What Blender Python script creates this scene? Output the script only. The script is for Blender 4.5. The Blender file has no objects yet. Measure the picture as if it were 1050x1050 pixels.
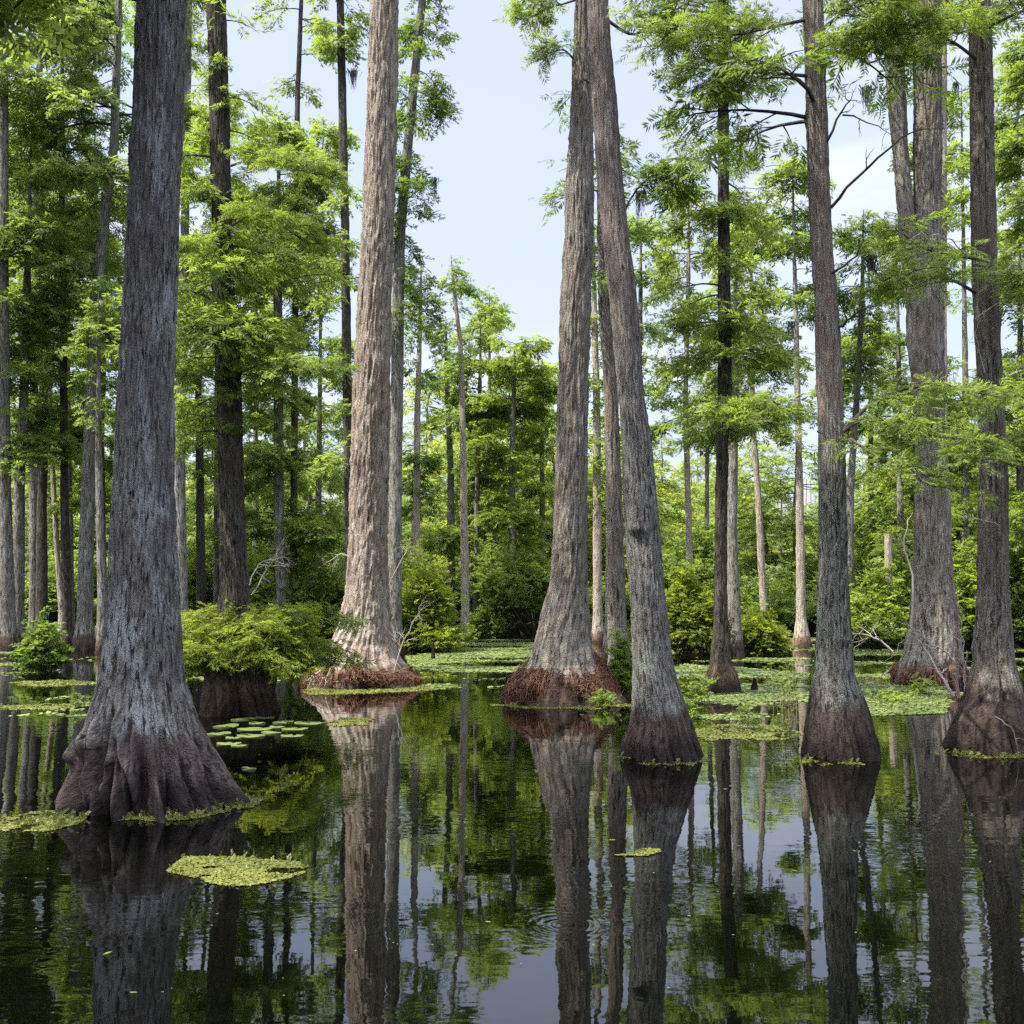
import bpy, math
import numpy as np
from mathutils import Vector

# ------------------------------------------------------------------ camera
PX = 1050.0; FOC = 1100.0; HOR = 605.0; CAMH = 1.7
PITCH = math.atan((HOR - PX / 2) / FOC)
CP, SP = math.cos(PITCH), math.sin(PITCH)
sc = bpy.context.scene
COL = sc.collection

def ray(x, y):
    u = (x - PX / 2) / FOC; v = (PX / 2 - y) / FOC
    return np.array([u, CP - v * SP, SP + v * CP])
def at(x, y, Y):                       # point seen at photo pixel (x, y), Y metres away
    d = ray(x, y); t = Y / d[1]
    return np.array([0, 0, CAMH]) + d * t
def water_at(x, y):                    # point of the water surface at a pixel
    d = ray(x, y); t = -CAMH / d[2]
    return np.array([0, 0, CAMH]) + d * t
def depth_of(yb): return water_at(525, yb)[1]

cam_d = bpy.data.cameras.new("camera"); cam = bpy.data.objects.new("camera", cam_d)
COL.objects.link(cam); sc.camera = cam
cam.location = (0, 0, CAMH); cam.rotation_euler = (math.pi / 2 + PITCH, 0, 0)
cam_d.sensor_width = 36; cam_d.lens = FOC / PX * 36; cam_d.clip_end = 3000; cam_d.clip_start = 0.05

# ------------------------------------------------------------------ mesh helpers
class MB:
    """collects quads of one mesh"""
    def __init__(s): s.V = []; s.F = []; s.M = []; s.n = 0; s.A = None
    def add(s, V, F, m=0):
        V = np.asarray(V, np.float32).reshape(-1, 3); F = np.asarray(F, np.int64).reshape(-1, 4)
        s.V.append(V); s.F.append(F + s.n); s.M.append(np.full(len(F), m, np.int32)); s.n += len(V)
    def quads(s, Q, m=0):              # Q (n,4,3)
        Q = np.asarray(Q, np.float32).reshape(-1, 4, 3)
        s.add(Q.reshape(-1, 3), np.arange(len(Q) * 4).reshape(-1, 4), m)
    def build(s, name, mats, parent=None, smooth=True, loc=None):
        me = bpy.data.meshes.new(name)
        if s.n:
            V = np.concatenate(s.V); F = np.concatenate(s.F); M = np.concatenate(s.M)
            me.vertices.add(len(V)); me.vertices.foreach_set("co", V.ravel())
            me.loops.add(F.size); me.loops.foreach_set("vertex_index", F.ravel().astype(np.int32))
            me.polygons.add(len(F)); me.polygons.foreach_set("loop_start", (np.arange(len(F)) * 4).astype(np.int32))
            me.polygons.foreach_set("loop_total", np.full(len(F), 4, np.int32))
            if not isinstance(mats, (list, tuple)): mats = [mats]
            for m in mats: me.materials.append(m)
            me.polygons.foreach_set("material_index", M)
            me.polygons.foreach_set("use_smooth", np.full(len(F), bool(smooth)))
            if s.A is not None:
                at_ = me.attributes.new("bark_co", 'FLOAT_VECTOR', 'POINT'); at_.data.foreach_set("vector", s.A.astype(np.float32).ravel())
            me.update(calc_edges=True)
        o = bpy.data.objects.new(name, me); COL.objects.link(o)
        if parent is not None: o.parent = parent
        if loc is not None: o.location = loc
        return o

def tag(o, label=None, cat=None, group=None, kind=None):
    if label: o["label"] = label
    if cat: o["category"] = cat
    if group: o["group"] = group
    if kind: o["kind"] = kind
    return o
def empty(name, loc, label=None, cat=None, group=None):
    o = bpy.data.objects.new(name, None); COL.objects.link(o)
    o.location = loc; o.empty_display_size = 0.2
    return tag(o, label, cat, group)

def unit(v):
    v = np.asarray(v, float); return v / np.maximum(np.linalg.norm(v, axis=-1, keepdims=True), 1e-9)

def tube(mb, P, R, sides=5, m=0):
    P = np.asarray(P, float); R = np.asarray(R, float); n = len(P)
    T = np.gradient(P, axis=0); T = unit(T)
    ref = np.array([0.31, 0.17, 1.0]) if abs(T[0][2]) < 0.8 else np.array([1.0, 0.13, 0.05])
    A = unit(np.cross(T, ref)); B = np.cross(T, A)
    th = np.arange(sides) / sides * 2 * math.pi
    V = P[:, None] + R[:, None, None] * (np.cos(th)[None, :, None] * A[:, None] + np.sin(th)[None, :, None] * B[:, None])
    i = np.arange(n - 1)[:, None]; j = np.arange(sides)[None]; j2 = (j + 1) % sides
    F = np.stack([i * sides + j, i * sides + j2, (i + 1) * sides + j2, (i + 1) * sides + j], -1).reshape(-1, 4)
    mb.add(V.reshape(-1, 3), F, m)

def tubes(mb, P, R, sides=3, m=0):     # many tubes at once: P (N,k,3), R (N,k)
    P = np.asarray(P, float); N, k, _ = P.shape
    T = unit(np.gradient(P, axis=1))
    ref = np.array([0.31, 0.22, 0.9]); A = unit(np.cross(T, ref) + 1e-6); B = np.cross(T, A)
    th = np.arange(sides) / sides * 2 * math.pi
    V = P[:, :, None] + R[:, :, None, None] * (np.cos(th)[:, None] * A[:, :, None] + np.sin(th)[:, None] * B[:, :, None])
    i = np.arange(k - 1)[:, None]; j = np.arange(sides)[None]; j2 = (j + 1) % sides
    F = np.stack([i * sides + j, i * sides + j2, (i + 1) * sides + j2, (i + 1) * sides + j], -1).reshape(-1, 4)
    F = (F[None] + (np.arange(N) * k * sides)[:, None, None]).reshape(-1, 4)
    mb.add(V.reshape(-1, 3), F, m)

def sm(t): return t * t * (3 - 2 * t)
def sstep(a, b, x):
    return sm(np.clip((x - a) / (b - a), 0, 1))
def tnoise(rng, th, z, fth, fz):       # value noise, periodic in th (0..2pi); th, z broadcastable arrays
    fth = int(fth); a = th / (2 * math.pi) * fth; zz = (z - z.min()) * fz
    nz = int(zz.max()) + 3; G = rng.random((nz, fth))
    i = np.floor(a).astype(int); f = sm(a - i); k = np.floor(zz).astype(int); g = sm(zz - k)
    i0 = i % fth; i1 = (i + 1) % fth
    return (G[k, i0] * (1 - f) + G[k, i1] * f) * (1 - g) + (G[k + 1, i0] * (1 - f) + G[k + 1, i1] * f) * g
def noise2(rng, x, y, f):
    n = 257; G = rng.random((n, n)); a = x * f + 1000.3; b = y * f + 1000.7
    i = np.floor(a).astype(int); j = np.floor(b).astype(int); p = sm(a - i); q = sm(b - j)
    i0 = i % n; i1 = (i + 1) % n; j0 = j % n; j1 = (j + 1) % n
    return (G[i0, j0] * (1 - p) + G[i1, j0] * p) * (1 - q) + (G[i0, j1] * (1 - p) + G[i1, j1] * p) * q
def fbm2(rng, x, y, f, o=4):
    s = 0; a = 1; t = 0
    for k in range(o):
        s = s + a * noise2(rng, x, y, f * 2 ** k); t += a; a *= .55
    return s / t

# ------------------------------------------------------------------ materials
def newmat(name):
    m = bpy.data.materials.new(name); m.use_nodes = True; nt = m.node_tree; nt.nodes.clear()
    return m, nt, nt.nodes.new, nt.links.new
def ramp(N, stops, interp='LINEAR'):
    r = N("ShaderNodeValToRGB"); e = r.color_ramp.elements; r.color_ramp.interpolation = interp
    while len(e) < len(stops): e.new(0.5)
    for q, (p, c) in zip(e, stops):
        q.position = p; q.color = (c[0], c[1], c[2], 1) if not np.isscalar(c) else (c, c, c, 1)
    return r
def mixc(N, L, fac, a, b):
    x = N("ShaderNodeMix"); x.data_type = 'RGBA'
    if np.isscalar(fac): x.inputs[0].default_value = fac
    else: L(fac, x.inputs[0])
    for s, v in ((6, a), (7, b)):
        if isinstance(v, tuple): x.inputs[s].default_value = (*v, 1)
        else: L(v, x.inputs[s])
    return x.outputs[2]
def math_(N, L, op, a, b=None, c=None):
    x = N("ShaderNodeMath"); x.operation = op
    for i, v in enumerate((a, b, c)):
        if v is None: continue
        if np.isscalar(v): x.inputs[i].default_value = v
        else: L(v, x.inputs[i])
    return x.outputs[0]
def maprange(N, L, v, a, b, c=0, d=1):
    x = N("ShaderNodeMapRange"); x.interpolation_type = 'SMOOTHSTEP'
    L(v, x.inputs[0])
    for i, q in enumerate((a, b, c, d)): x.inputs[i + 1].default_value = q
    return x.outputs[0]

def bark(name, dark, mid, light, lichen=None, lichen_amt=.5, lichen_col=(.42, .44, .42), band=0.0, band_col=(.035, .022, .018),
         moss=0.0, moss_col=(.09, .12, .03), warm=None, scale=1.0, bump=1.0, upper=None, gain=1.75, flakes=.25, flake_col=None, wetk=.75):
    g_ = lambda c: tuple(min(.6, v * gain) for v in c)
    g_ = lambda c: (min(.6, c[0] * gain), min(.6, c[1] * gain * 1.05), min(.6, c[2] * gain * .97))
    dark, mid, light, lichen_col, band_col = g_(dark), g_(mid), g_(light), g_(lichen_col), g_(band_col)
    if warm: warm = g_(warm)
    m, nt, N, L = newmat(name)
    out = N("ShaderNodeOutputMaterial"); bs = N("ShaderNodeBsdfPrincipled"); L(bs.outputs[0], out.inputs[0])
    tco = N("ShaderNodeTexCoord").outputs["Object"]; atn = N("ShaderNodeAttribute"); atn.attribute_name = "bark_co"; tc = atn.outputs["Vector"]
    def noise(sx, sz, scale_, det=6, rough=.6, dist=0.0):
        mp = N("ShaderNodeMapping"); mp.inputs["Scale"].default_value = (sx, sx, sz); L(tc, mp.inputs[0])
        n = N("ShaderNodeTexNoise"); n.inputs["Scale"].default_value = scale_; n.inputs["Detail"].default_value = det
        n.inputs["Roughness"].default_value = rough; n.inputs["Distortion"].default_value = dist
        L(mp.outputs[0], n.inputs[0]); return n.outputs[0]
    fib = noise(1, .20, 60 * scale, 8, .75, .35); dash = noise(1, .17, 38 * scale, 4, .6, .5); grit = noise(1, .6, 110 * scale, 3, .6)
    plate = noise(1, .27, 15 * scale, 7, .7, .6)
    mp = N("ShaderNodeMapping"); mp.inputs["Scale"].default_value = (1, 1, .10); L(tc, mp.inputs[0])
    wv = N("ShaderNodeTexNoise"); wv.inputs["Scale"].default_value = 9; L(mp.outputs[0], wv.inputs[0])
    ad = N("ShaderNodeMixRGB"); ad.blend_type = 'ADD'; ad.inputs[0].default_value = .22
    L(mp.outputs[0], ad.inputs[1]); L(wv.outputs[1], ad.inputs[2])
    vo = N("ShaderNodeTexVoronoi"); vo.feature = 'DISTANCE_TO_EDGE'; vo.inputs["Scale"].default_value = 24 * scale; L(ad.outputs[0], vo.inputs[0])
    crack = maprange(N, L, vo.outputs[0], 0.0, 0.22)
    h = math_(N, L, 'ADD', math_(N, L, 'MULTIPLY', fib, 1.0), math_(N, L, 'MULTIPLY', crack, .16))
    h = math_(N, L, 'ADD', h, math_(N, L, 'MULTIPLY', plate, .22))
    h = math_(N, L, 'SUBTRACT', math_(N, L, 'ADD', h, math_(N, L, 'MULTIPLY', math_(N, L, 'SUBTRACT', grit, .5), .7)), maprange(N, L, dash, .36, .46, .26, 0))
    col = ramp(N, [(.36, dark), (.58, mid), (.84, light)]); L(h, col.inputs[0]); c = col.outputs[0]
    big = noise(1, .45, 2.3, 4, .6)
    mpf = N("ShaderNodeMapping"); mpf.inputs["Scale"].default_value = (1, 1, .17); L(tc, mpf.inputs[0])
    adf = N("ShaderNodeMixRGB"); adf.blend_type = 'ADD'; adf.inputs[0].default_value = .07; L(mpf.outputs[0], adf.inputs[1]); L(wv.outputs[1], adf.inputs[2])
    vf = N("ShaderNodeTexVoronoi"); vf.inputs["Scale"].default_value = 17 * scale; vf.inputs["Randomness"].default_value = 1; L(adf.outputs[0], vf.inputs[0])
    sc_ = N("ShaderNodeSeparateXYZ"); L(vf.outputs["Color"], sc_.inputs[0])
    fk = math_(N, L, 'MULTIPLY', maprange(N, L, sc_.outputs[0], .62, .72), maprange(N, L, vf.outputs["Distance"], .30, .52, 1, 0))
    fk = math_(N, L, 'MULTIPLY', fk, maprange(N, L, noise(1, .3, 2.0, 5, .6), .40, .58))
    c = mixc(N, L, math_(N, L, 'MULTIPLY', fk, flakes), c, flake_col or tuple(v * 1.5 for v in light))
    h = math_(N, L, 'ADD', h, math_(N, L, 'MULTIPLY', fk, .3 * flakes))
    if warm:
        c = mixc(N, L, maprange(N, L, big, .42, .62), c, mixc(N, L, .55, c, warm))
    sep = N("ShaderNodeSeparateXYZ"); L(tco, sep.inputs[0])
    if upper:                       # sunlit upper trunk painted into the bark colour by height (z0, z1, colour multiplier target)
        c = mixc(N, L, math_(N, L, 'MULTIPLY', maprange(N, L, sep.outputs[2], upper[0], upper[1]), .7), c, upper[2])
        c = mixc(N, L, maprange(N, L, h, .4, .75), mixc(N, L, .35, c, dark), c)
    if lichen:
        ln = noise(1, .32, lichen, 7, .72, .5)
        lf = maprange(N, L, ln, .50, .60)
        lf = math_(N, L, 'MULTIPLY', lf, maprange(N, L, h, .45, .75))
        c = mixc(N, L, math_(N, L, 'MULTIPLY', lf, lichen_amt), c, lichen_col)
    if moss:
        mn = noise(1, .6, 3.1, 6, .7)
        mz = maprange(N, L, sep.outputs[2], 0.25, 1.6, 1, 0)
        mf = math_(N, L, 'MULTIPLY', maprange(N, L, mn, .46, .62), mz)
        c = mixc(N, L, math_(N, L, 'MULTIPLY', mf, moss), c, moss_col)
    if band:
        bz = math_(N, L, 'SUBTRACT', sep.outputs[2], math_(N, L, 'MULTIPLY', math_(N, L, 'SUBTRACT', big, .5), band * 1.7))
        bz = math_(N, L, 'SUBTRACT', bz, math_(N, L, 'MULTIPLY', math_(N, L, 'SUBTRACT', noise(1, .22, 11, 5, .65), .5), band * .9))
        bf = maprange(N, L, bz, band * .8, band * 1.15, 1, 0)
        bc = mixc(N, L, maprange(N, L, h, .45, .85), tuple(x * .35 for x in band_col), band_col)
        c = mixc(N, L, math_(N, L, 'MULTIPLY', bf, .9), c, bc)
        wet = maprange(N, L, bz, .0, max(.16, band * wetk), 1, 0)
        c = mixc(N, L, math_(N, L, 'MULTIPLY', wet, .8), c, mixc(N, L, .12, (.011, .0085, .0075), c))
    L(c, bs.inputs["Base Color"]); bs.inputs["Roughness"].default_value = .9
    bs.inputs["Specular IOR Level"].default_value = .18
    bp = N("ShaderNodeBump"); bp.inputs["Strength"].default_value = 1; bp.inputs["Distance"].default_value = .034 * bump
    L(h, bp.inputs["Height"]); L(bp.outputs[0], bs.inputs["Normal"])
    return m

def leafmat(name, a, b, trans=.45, var=.5, hue=.5):
    """leaf colour varies from leaf to leaf (island), from clump to clump and from plant to plant"""
    m, nt, N, L = newmat(name)
    out = N("ShaderNodeOutputMaterial"); bs = N("ShaderNodeBsdfPrincipled"); tr = N("ShaderNodeBsdfTranslucent"); mx = N("ShaderNodeMixShader")
    g = N("ShaderNodeNewGeometry"); oi = N("ShaderNodeObjectInfo"); tc = N("ShaderNodeTexCoord")
    n = N("ShaderNodeTexNoise"); n.inputs["Scale"].default_value = 1.1; n.inputs["Detail"].default_value = 3; L(tc.outputs["Object"], n.inputs[0])
    f = math_(N, L, 'ADD', math_(N, L, 'MULTIPLY', g.outputs["Random Per Island"], .45), math_(N, L, 'MULTIPLY', maprange(N, L, n.outputs[0], .35, .65), .4))
    f = math_(N, L, 'ADD', f, math_(N, L, 'MULTIPLY', oi.outputs["Random"], .25))
    r = ramp(N, [(.05, a), (1.0, b)]); L(f, r.inputs[0])
    L(r.outputs[0], bs.inputs["Base Color"])
    tcx = mixc(N, L, .5, r.outputs[0], tuple(min(1, x) for x in (b[0] * 1.5, b[1] * 1.45, b[2] * .7)))
    L(tcx, tr.inputs[0])
    bs.inputs["Roughness"].default_value = .5; bs.inputs["Specular IOR Level"].default_value = .3
    mx.inputs[0].default_value = trans; L(bs.outputs[0], mx.inputs[1]); L(tr.outputs[0], mx.inputs[2]); L(mx.outputs[0], out.inputs[0])
    return m

def simple(name, a, b, scale=12, stretch=(1, 1, 1), rough=.9, bump=.4, dist=.01):
    m, nt, N, L = newmat(name)
    out = N("ShaderNodeOutputMaterial"); bs = N("ShaderNodeBsdfPrincipled"); L(bs.outputs[0], out.inputs[0])
    mp = N("ShaderNodeMapping"); mp.inputs["Scale"].default_value = stretch; L(N("ShaderNodeTexCoord").outputs["Object"], mp.inputs[0])
    n = N("ShaderNodeTexNoise"); n.inputs["Scale"].default_value = scale; n.inputs["Detail"].default_value = 7; n.inputs["Roughness"].default_value = .68
    L(mp.outputs[0], n.inputs[0]); g = N("ShaderNodeNewGeometry")
    f = math_(N, L, 'ADD', math_(N, L, 'MULTIPLY', n.outputs[0], .8), math_(N, L, 'MULTIPLY', g.outputs["Random Per Island"], .35))
    r = ramp(N, [(.3, a), (.85, b)]); L(f, r.inputs[0]); L(r.outputs[0], bs.inputs["Base Color"])
    bs.inputs["Roughness"].default_value = rough; bs.inputs["Specular IOR Level"].default_value = .2
    bp = N("ShaderNodeBump"); bp.inputs["Strength"].default_value = bump; bp.inputs["Distance"].default_value = dist
    L(n.outputs[0], bp.inputs["Height"]); L(bp.outputs[0], bs.inputs["Normal"])
    return m

B_GREY = bark("bark_grey_flaky", gain=2.2, flakes=.9, flake_col=(.27, .255, .245), wetk=.4, dark=(.0075, .0063, .0055), mid=(.05, .043, .038), light=(.13, .114, .102), lichen=4.5, lichen_amt=.8, lichen_col=(.17, .165, .17),
              band=.62, band_col=(.056, .038, .034), warm=(.045, .037, .038))
B_TAN = bark("bark_tan_fibrous", gain=1.35, dark=(.03, .02, .016), mid=(.15, .118, .098), light=(.29, .24, .205), lichen=6, lichen_amt=.3, lichen_col=(.33, .31, .28), warm=(.19, .13, .10), scale=.42,
             band=.33, band_col=(.11, .06, .042))
B_BROWN = bark("bark_grey_brown", (.015, .012, .010), (.078, .064, .055), (.165, .14, .124), lichen=5, lichen_amt=.3, lichen_col=(.18, .18, .17), warm=(.1, .074, .06), scale=.5,
               band=.4, band_col=(.1, .06, .042))
B_EDGE = bark("bark_brown_black_foot", (.013, .0105, .009), (.066, .054, .046), (.14, .118, .104), lichen=5, lichen_amt=.3, lichen_col=(.17, .165, .15), warm=(.09, .066, .052), scale=.7, band=.7, band_col=(.04, .026, .021), wetk=.6)
B_LICHEN = bark("bark_lichen_grey", (.0115, .010, .009), (.062, .055, .048), (.14, .128, .114), lichen=9, lichen_amt=.75, lichen_col=(.18, .19, .165), band=.62, band_col=(.042, .027, .023),
                moss=.35, upper=(2.6, 3.9, (.33, .25, .195)), scale=1.0)
B_FORK = bark("bark_leaning_grey", (.013, .0115, .011), (.07, .061, .056), (.15, .133, .122), lichen=6, lichen_amt=.4, lichen_col=(.17, .185, .17), band=.5, band_col=(.052, .032, .026), moss=.6,
              moss_col=(.075, .11, .065), upper=(3.3, 5.5, (.26, .205, .17)))
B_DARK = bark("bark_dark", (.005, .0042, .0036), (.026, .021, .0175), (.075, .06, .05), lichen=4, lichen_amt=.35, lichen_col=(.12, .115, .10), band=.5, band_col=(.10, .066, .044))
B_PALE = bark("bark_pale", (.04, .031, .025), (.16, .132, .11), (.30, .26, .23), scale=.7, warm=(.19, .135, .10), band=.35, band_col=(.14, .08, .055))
B_MID = bark("bark_middle", (.015, .013, .011), (.072, .062, .054), (.16, .142, .125), scale=.7, lichen=4, lichen_amt=.3, band=.4, band_col=(.07, .045, .032))
WOOD = simple("twig_wood", (.025, .02, .016), (.09, .07, .055), 14, (1, 1, .4))
DEADW = simple("dead_wood", (.2, .17, .14), (.46, .41, .36), 14, (1, 1, .4))
REDW = simple("reddish_stem", (.12, .075, .055), (.34, .25, .2), 14, (1, 1, .4))
FIBRE = simple("root_fibre", (.014, .008, .006), (.30, .155, .09), 3.6)
DARKROOT = simple("dark_root", (.006, .004, .003), (.035, .02, .014), 12, (1, 1, .4))
MOSS = simple("hanging_moss", (.06, .065, .05), (.17, .18, .14), 10)

ROOTB = simple("root_bark", (.012, .009, .009), (.06, .042, .038), 14, (1, 1, .3))
L_MID = leafmat("leaf_mid", (.085, .135, .024), (.22, .29, .055), trans=.6)
L_YEL = leafmat("leaf_yellow_green", (.105, .165, .022), (.27, .34, .055), trans=.6)
L_DARK = leafmat("leaf_dark", (.05, .095, .016), (.15, .22, .034), trans=.6)
L_FAR = leafmat("leaf_far", (.10, .16, .038), (.235, .315, .085), trans=.6)
L_PALE = leafmat("leaf_pale", (.09, .15, .03), (.22, .30, .08), trans=.6)
L_SHRUB = leafmat("leaf_shrub", (.075, .125, .012), (.26, .31, .03), trans=.6)
L_FLOAT = leafmat("leaf_floating", (.05, .07, .010), (.17, .18, .035), trans=.15)
L_CARPET = leafmat("leaf_carpet", (.07, .105, .025), (.21, .25, .07), trans=.15)
L_PAD = leafmat("leaf_pad", (.06, .09, .025), (.17, .20, .055), trans=.15)

# ------------------------------------------------------------------ foliage
def make_templates(K, width, seed, kind='frond', n=4):
    rng = np.random.default_rng(seed); T = []
    for _ in range(n):
        Q = []
        pairs = (K - 1) // 2
        for i in range(pairs):
            for s in (-1, 1):
                t = .08 + .84 * (i + .5 * (s > 0) * .6) / pairs
                ln = (.42 * (1 - .55 * t) + .06) * rng.uniform(.75, 1.25)
                an = math.radians(rng.uniform(38, 66))
                d = np.array([math.cos(an), s * math.sin(an), rng.uniform(-.45, .12)]); d /= np.linalg.norm(d)
                b = np.array([t, 0, -.12 * t * t])
                w = width * rng.uniform(.8, 1.2)
                sd = np.array([-d[1], d[0], rng.uniform(-.7, .7)]); sd /= np.linalg.norm(sd)
                if kind == 'frond': Q.append([b, b + d * ln * .45 + sd * w, b + d * ln, b + d * ln * .45 - sd * w])
                else: Q.append([b, b + d * ln * .5 + sd * w, b + d * ln * 1.05, b + d * ln * .5 - sd * w])
        b = np.array([.8, 0, -.1]); Q.append([b, b + [.1, width, 0], b + [.28, 0, -.06], b + [.1, -width, 0]])
        T.append(Q)
    return np.array(T)               # (n,K,4,3)
T_NEAR = make_templates(19, .030, 1); T_MID = make_templates(15, .042, 2); T_FAR = make_templates(11, .060, 3)
T_LEAF = make_templates(9, .10, 4, 'leaf'); T_SHRUB = make_templates(9, .075, 5, 'leaf')

def sprays(mb, rng, P, A, size, tpl, tilt=.35, m=1):
    N = len(P)
    if not N: return
    A = unit(A); up = np.array([0, 0, 1.]) + rng.normal(0, tilt, (N, 3))
    B = unit(np.cross(up, A)); W = np.cross(A, B)
    Lh = size * rng.uniform(.6, 1.35, N); T = tpl[rng.integers(0, len(tpl), N)]
    X = np.stack([A, B, W], 1)        # (N,3,3)
    Q = P[:, None, None] + Lh[:, None, None, None] * np.einsum('nkqc,ncd->nkqd', T, X)
    mb.quads(Q, m)

def limb(mb, rng, p0, az, L, up=.25, droop=.5, r0=None, size=.3, tpl=T_MID, dens=1.0, tilt=.5, s0=.25, twigk=4.5, leafy=True, sway=.1, side=.5):
    """one branch with its twigs and leaf sprays, written into mb (slot 0 wood, slot 1 leaf)"""
    n = 7; s = np.linspace(0, 1, n)
    d = np.array([math.cos(az), math.sin(az)]); q = np.array([-d[1], d[0]])
    wob = np.cumsum(rng.normal(0, sway * L / n, n)); wz = np.cumsum(rng.normal(0, sway * .5 * L / n, n)); wob[0] = wz[0] = 0
    P = np.empty((n, 3)); P[:, :2] = p0[:2] + (s * L)[:, None] * d + wob[:, None] * q
    P[:, 2] = p0[2] + L * (up * s - droop * s * s) + wz
    r0 = r0 or (.008 + .011 * L)
    tube(mb, P, r0 * (1 - .85 * s), 5, 0)
    if not leafy: return P
    k = max(3, int(twigk * L * dens ** .5)); SP_, SA = [], []
    sg = 1
    for i in range(k):
        t = s0 + (1 - s0) * (i + rng.random()) / k; sg = -sg
        b = np.array([np.interp(t, s, P[:, c]) for c in range(3)])
        a2 = az + sg * math.radians(rng.uniform(30, 75)); l = side * L * (1.05 - .75 * t) * rng.uniform(.6, 1.2) + .12
        u = np.linspace(0, 1, 4); e = np.array([math.cos(a2), math.sin(a2)])
        Q = np.empty((4, 3)); Q[:, :2] = b[:2] + (u * l)[:, None] * e; Q[:, 2] = b[2] + l * (rng.uniform(-.1, .25) * u - droop * .7 * u * u)
        tube(mb, Q, r0 * .35 * (1 - .8 * u) + .002, 3, 0)
        c = max(2, int(l / size * 5.0 * dens)); w = .12 + .9 * rng.random(c) ** .8
        pos = np.stack([np.interp(np.minimum(w, 1), u, Q[:, z]) for z in range(3)], 1)
        aa = a2 + rng.choice([-1, 1], c) * np.radians(rng.uniform(5, 65, c))
        ax = np.stack([np.cos(aa), np.sin(aa), rng.normal(-.22 - .3 * droop, .42, c)], 1)
        SP_.append(pos + rng.normal(0, size * .22, pos.shape)); SA.append(ax)
    c = max(3, int(L * 4 * dens)); w = rng.uniform(.5, 1, c)
    pos = np.stack([np.interp(w, s, P[:, z]) for z in range(3)], 1); aa = az + rng.normal(0, .6, c)
    SP_.append(pos); SA.append(np.stack([np.cos(aa), np.sin(aa), rng.normal(-.2, .25, c)], 1))
    sprays(mb, rng, np.concatenate(SP_), np.concatenate(SA), size, tpl, tilt)
    return P

class Trunk:
    """profile of a trunk in local metres: z, x, y, r"""
    def __init__(s, z, x, y, r):
        o = np.argsort(z); s.z = np.array(z, float)[o]; s.x = np.array(x, float)[o]; s.y = np.array(y, float)[o]; s.r = np.array(r, float)[o]
    def at(s, z): return np.array([np.interp(z, s.z, s.x), np.interp(z, s.z, s.y), z])
    def rad(s, z): return np.interp(z, s.z, s.r)

def crown(mb, rng, tr, z0, z1, hw, n, up=.25, droop=.45, size=.3, tpl=T_MID, dens=1.0, shape='col', tilt=.5, az=None, clump=True, twigk=4.5, side=.5):
    zs = z0 + (z1 - z0) * (np.arange(n) + rng.uniform(-.4, .4, n)) / max(1, n - 1)
    if clump: zs = zs + .35 * np.sin(zs * 3.1 + rng.random() * 6)
    for i, z in enumerate(zs):
        t = np.clip((z - z0) / max(.1, z1 - z0), 0, 1)
        f = {'col': .75 + .25 * math.sin(t * 9 + n), 'cone': 1.0 - .78 * t, 'round': .35 + .75 * math.sqrt(max(0, 1 - (2 * t - .85) ** 2)) if abs(2 * t - .85) < 1 else .35,
             'fan': .6 + .4 * t}[shape]
        L = hw * f * rng.uniform(.5, 1.15)
        a = rng.uniform(0, 2 * math.pi) if az is None else rng.normal(math.radians(az[0]), math.radians(az[1]))
        p = tr.at(max(.05, z)); p[2] = z
        limb(mb, rng, p, a, L, up + rng.normal(0, .12), droop * rng.uniform(.6, 1.3), size=size, tpl=tpl, dens=dens, tilt=tilt, twigk=twigk, side=side)
    if z1 > tr.z.max() * .9 - .5:
        for i in range(7):
            z = z1 - i * .16; p = tr.at(z); limb(mb, rng, p, rng.uniform(0, 6.28), hw * (.14 + .07 * i), .75 - .07 * i, .2, r0=.012, size=size, tpl=tpl, dens=dens, tilt=tilt, s0=.05)

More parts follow.
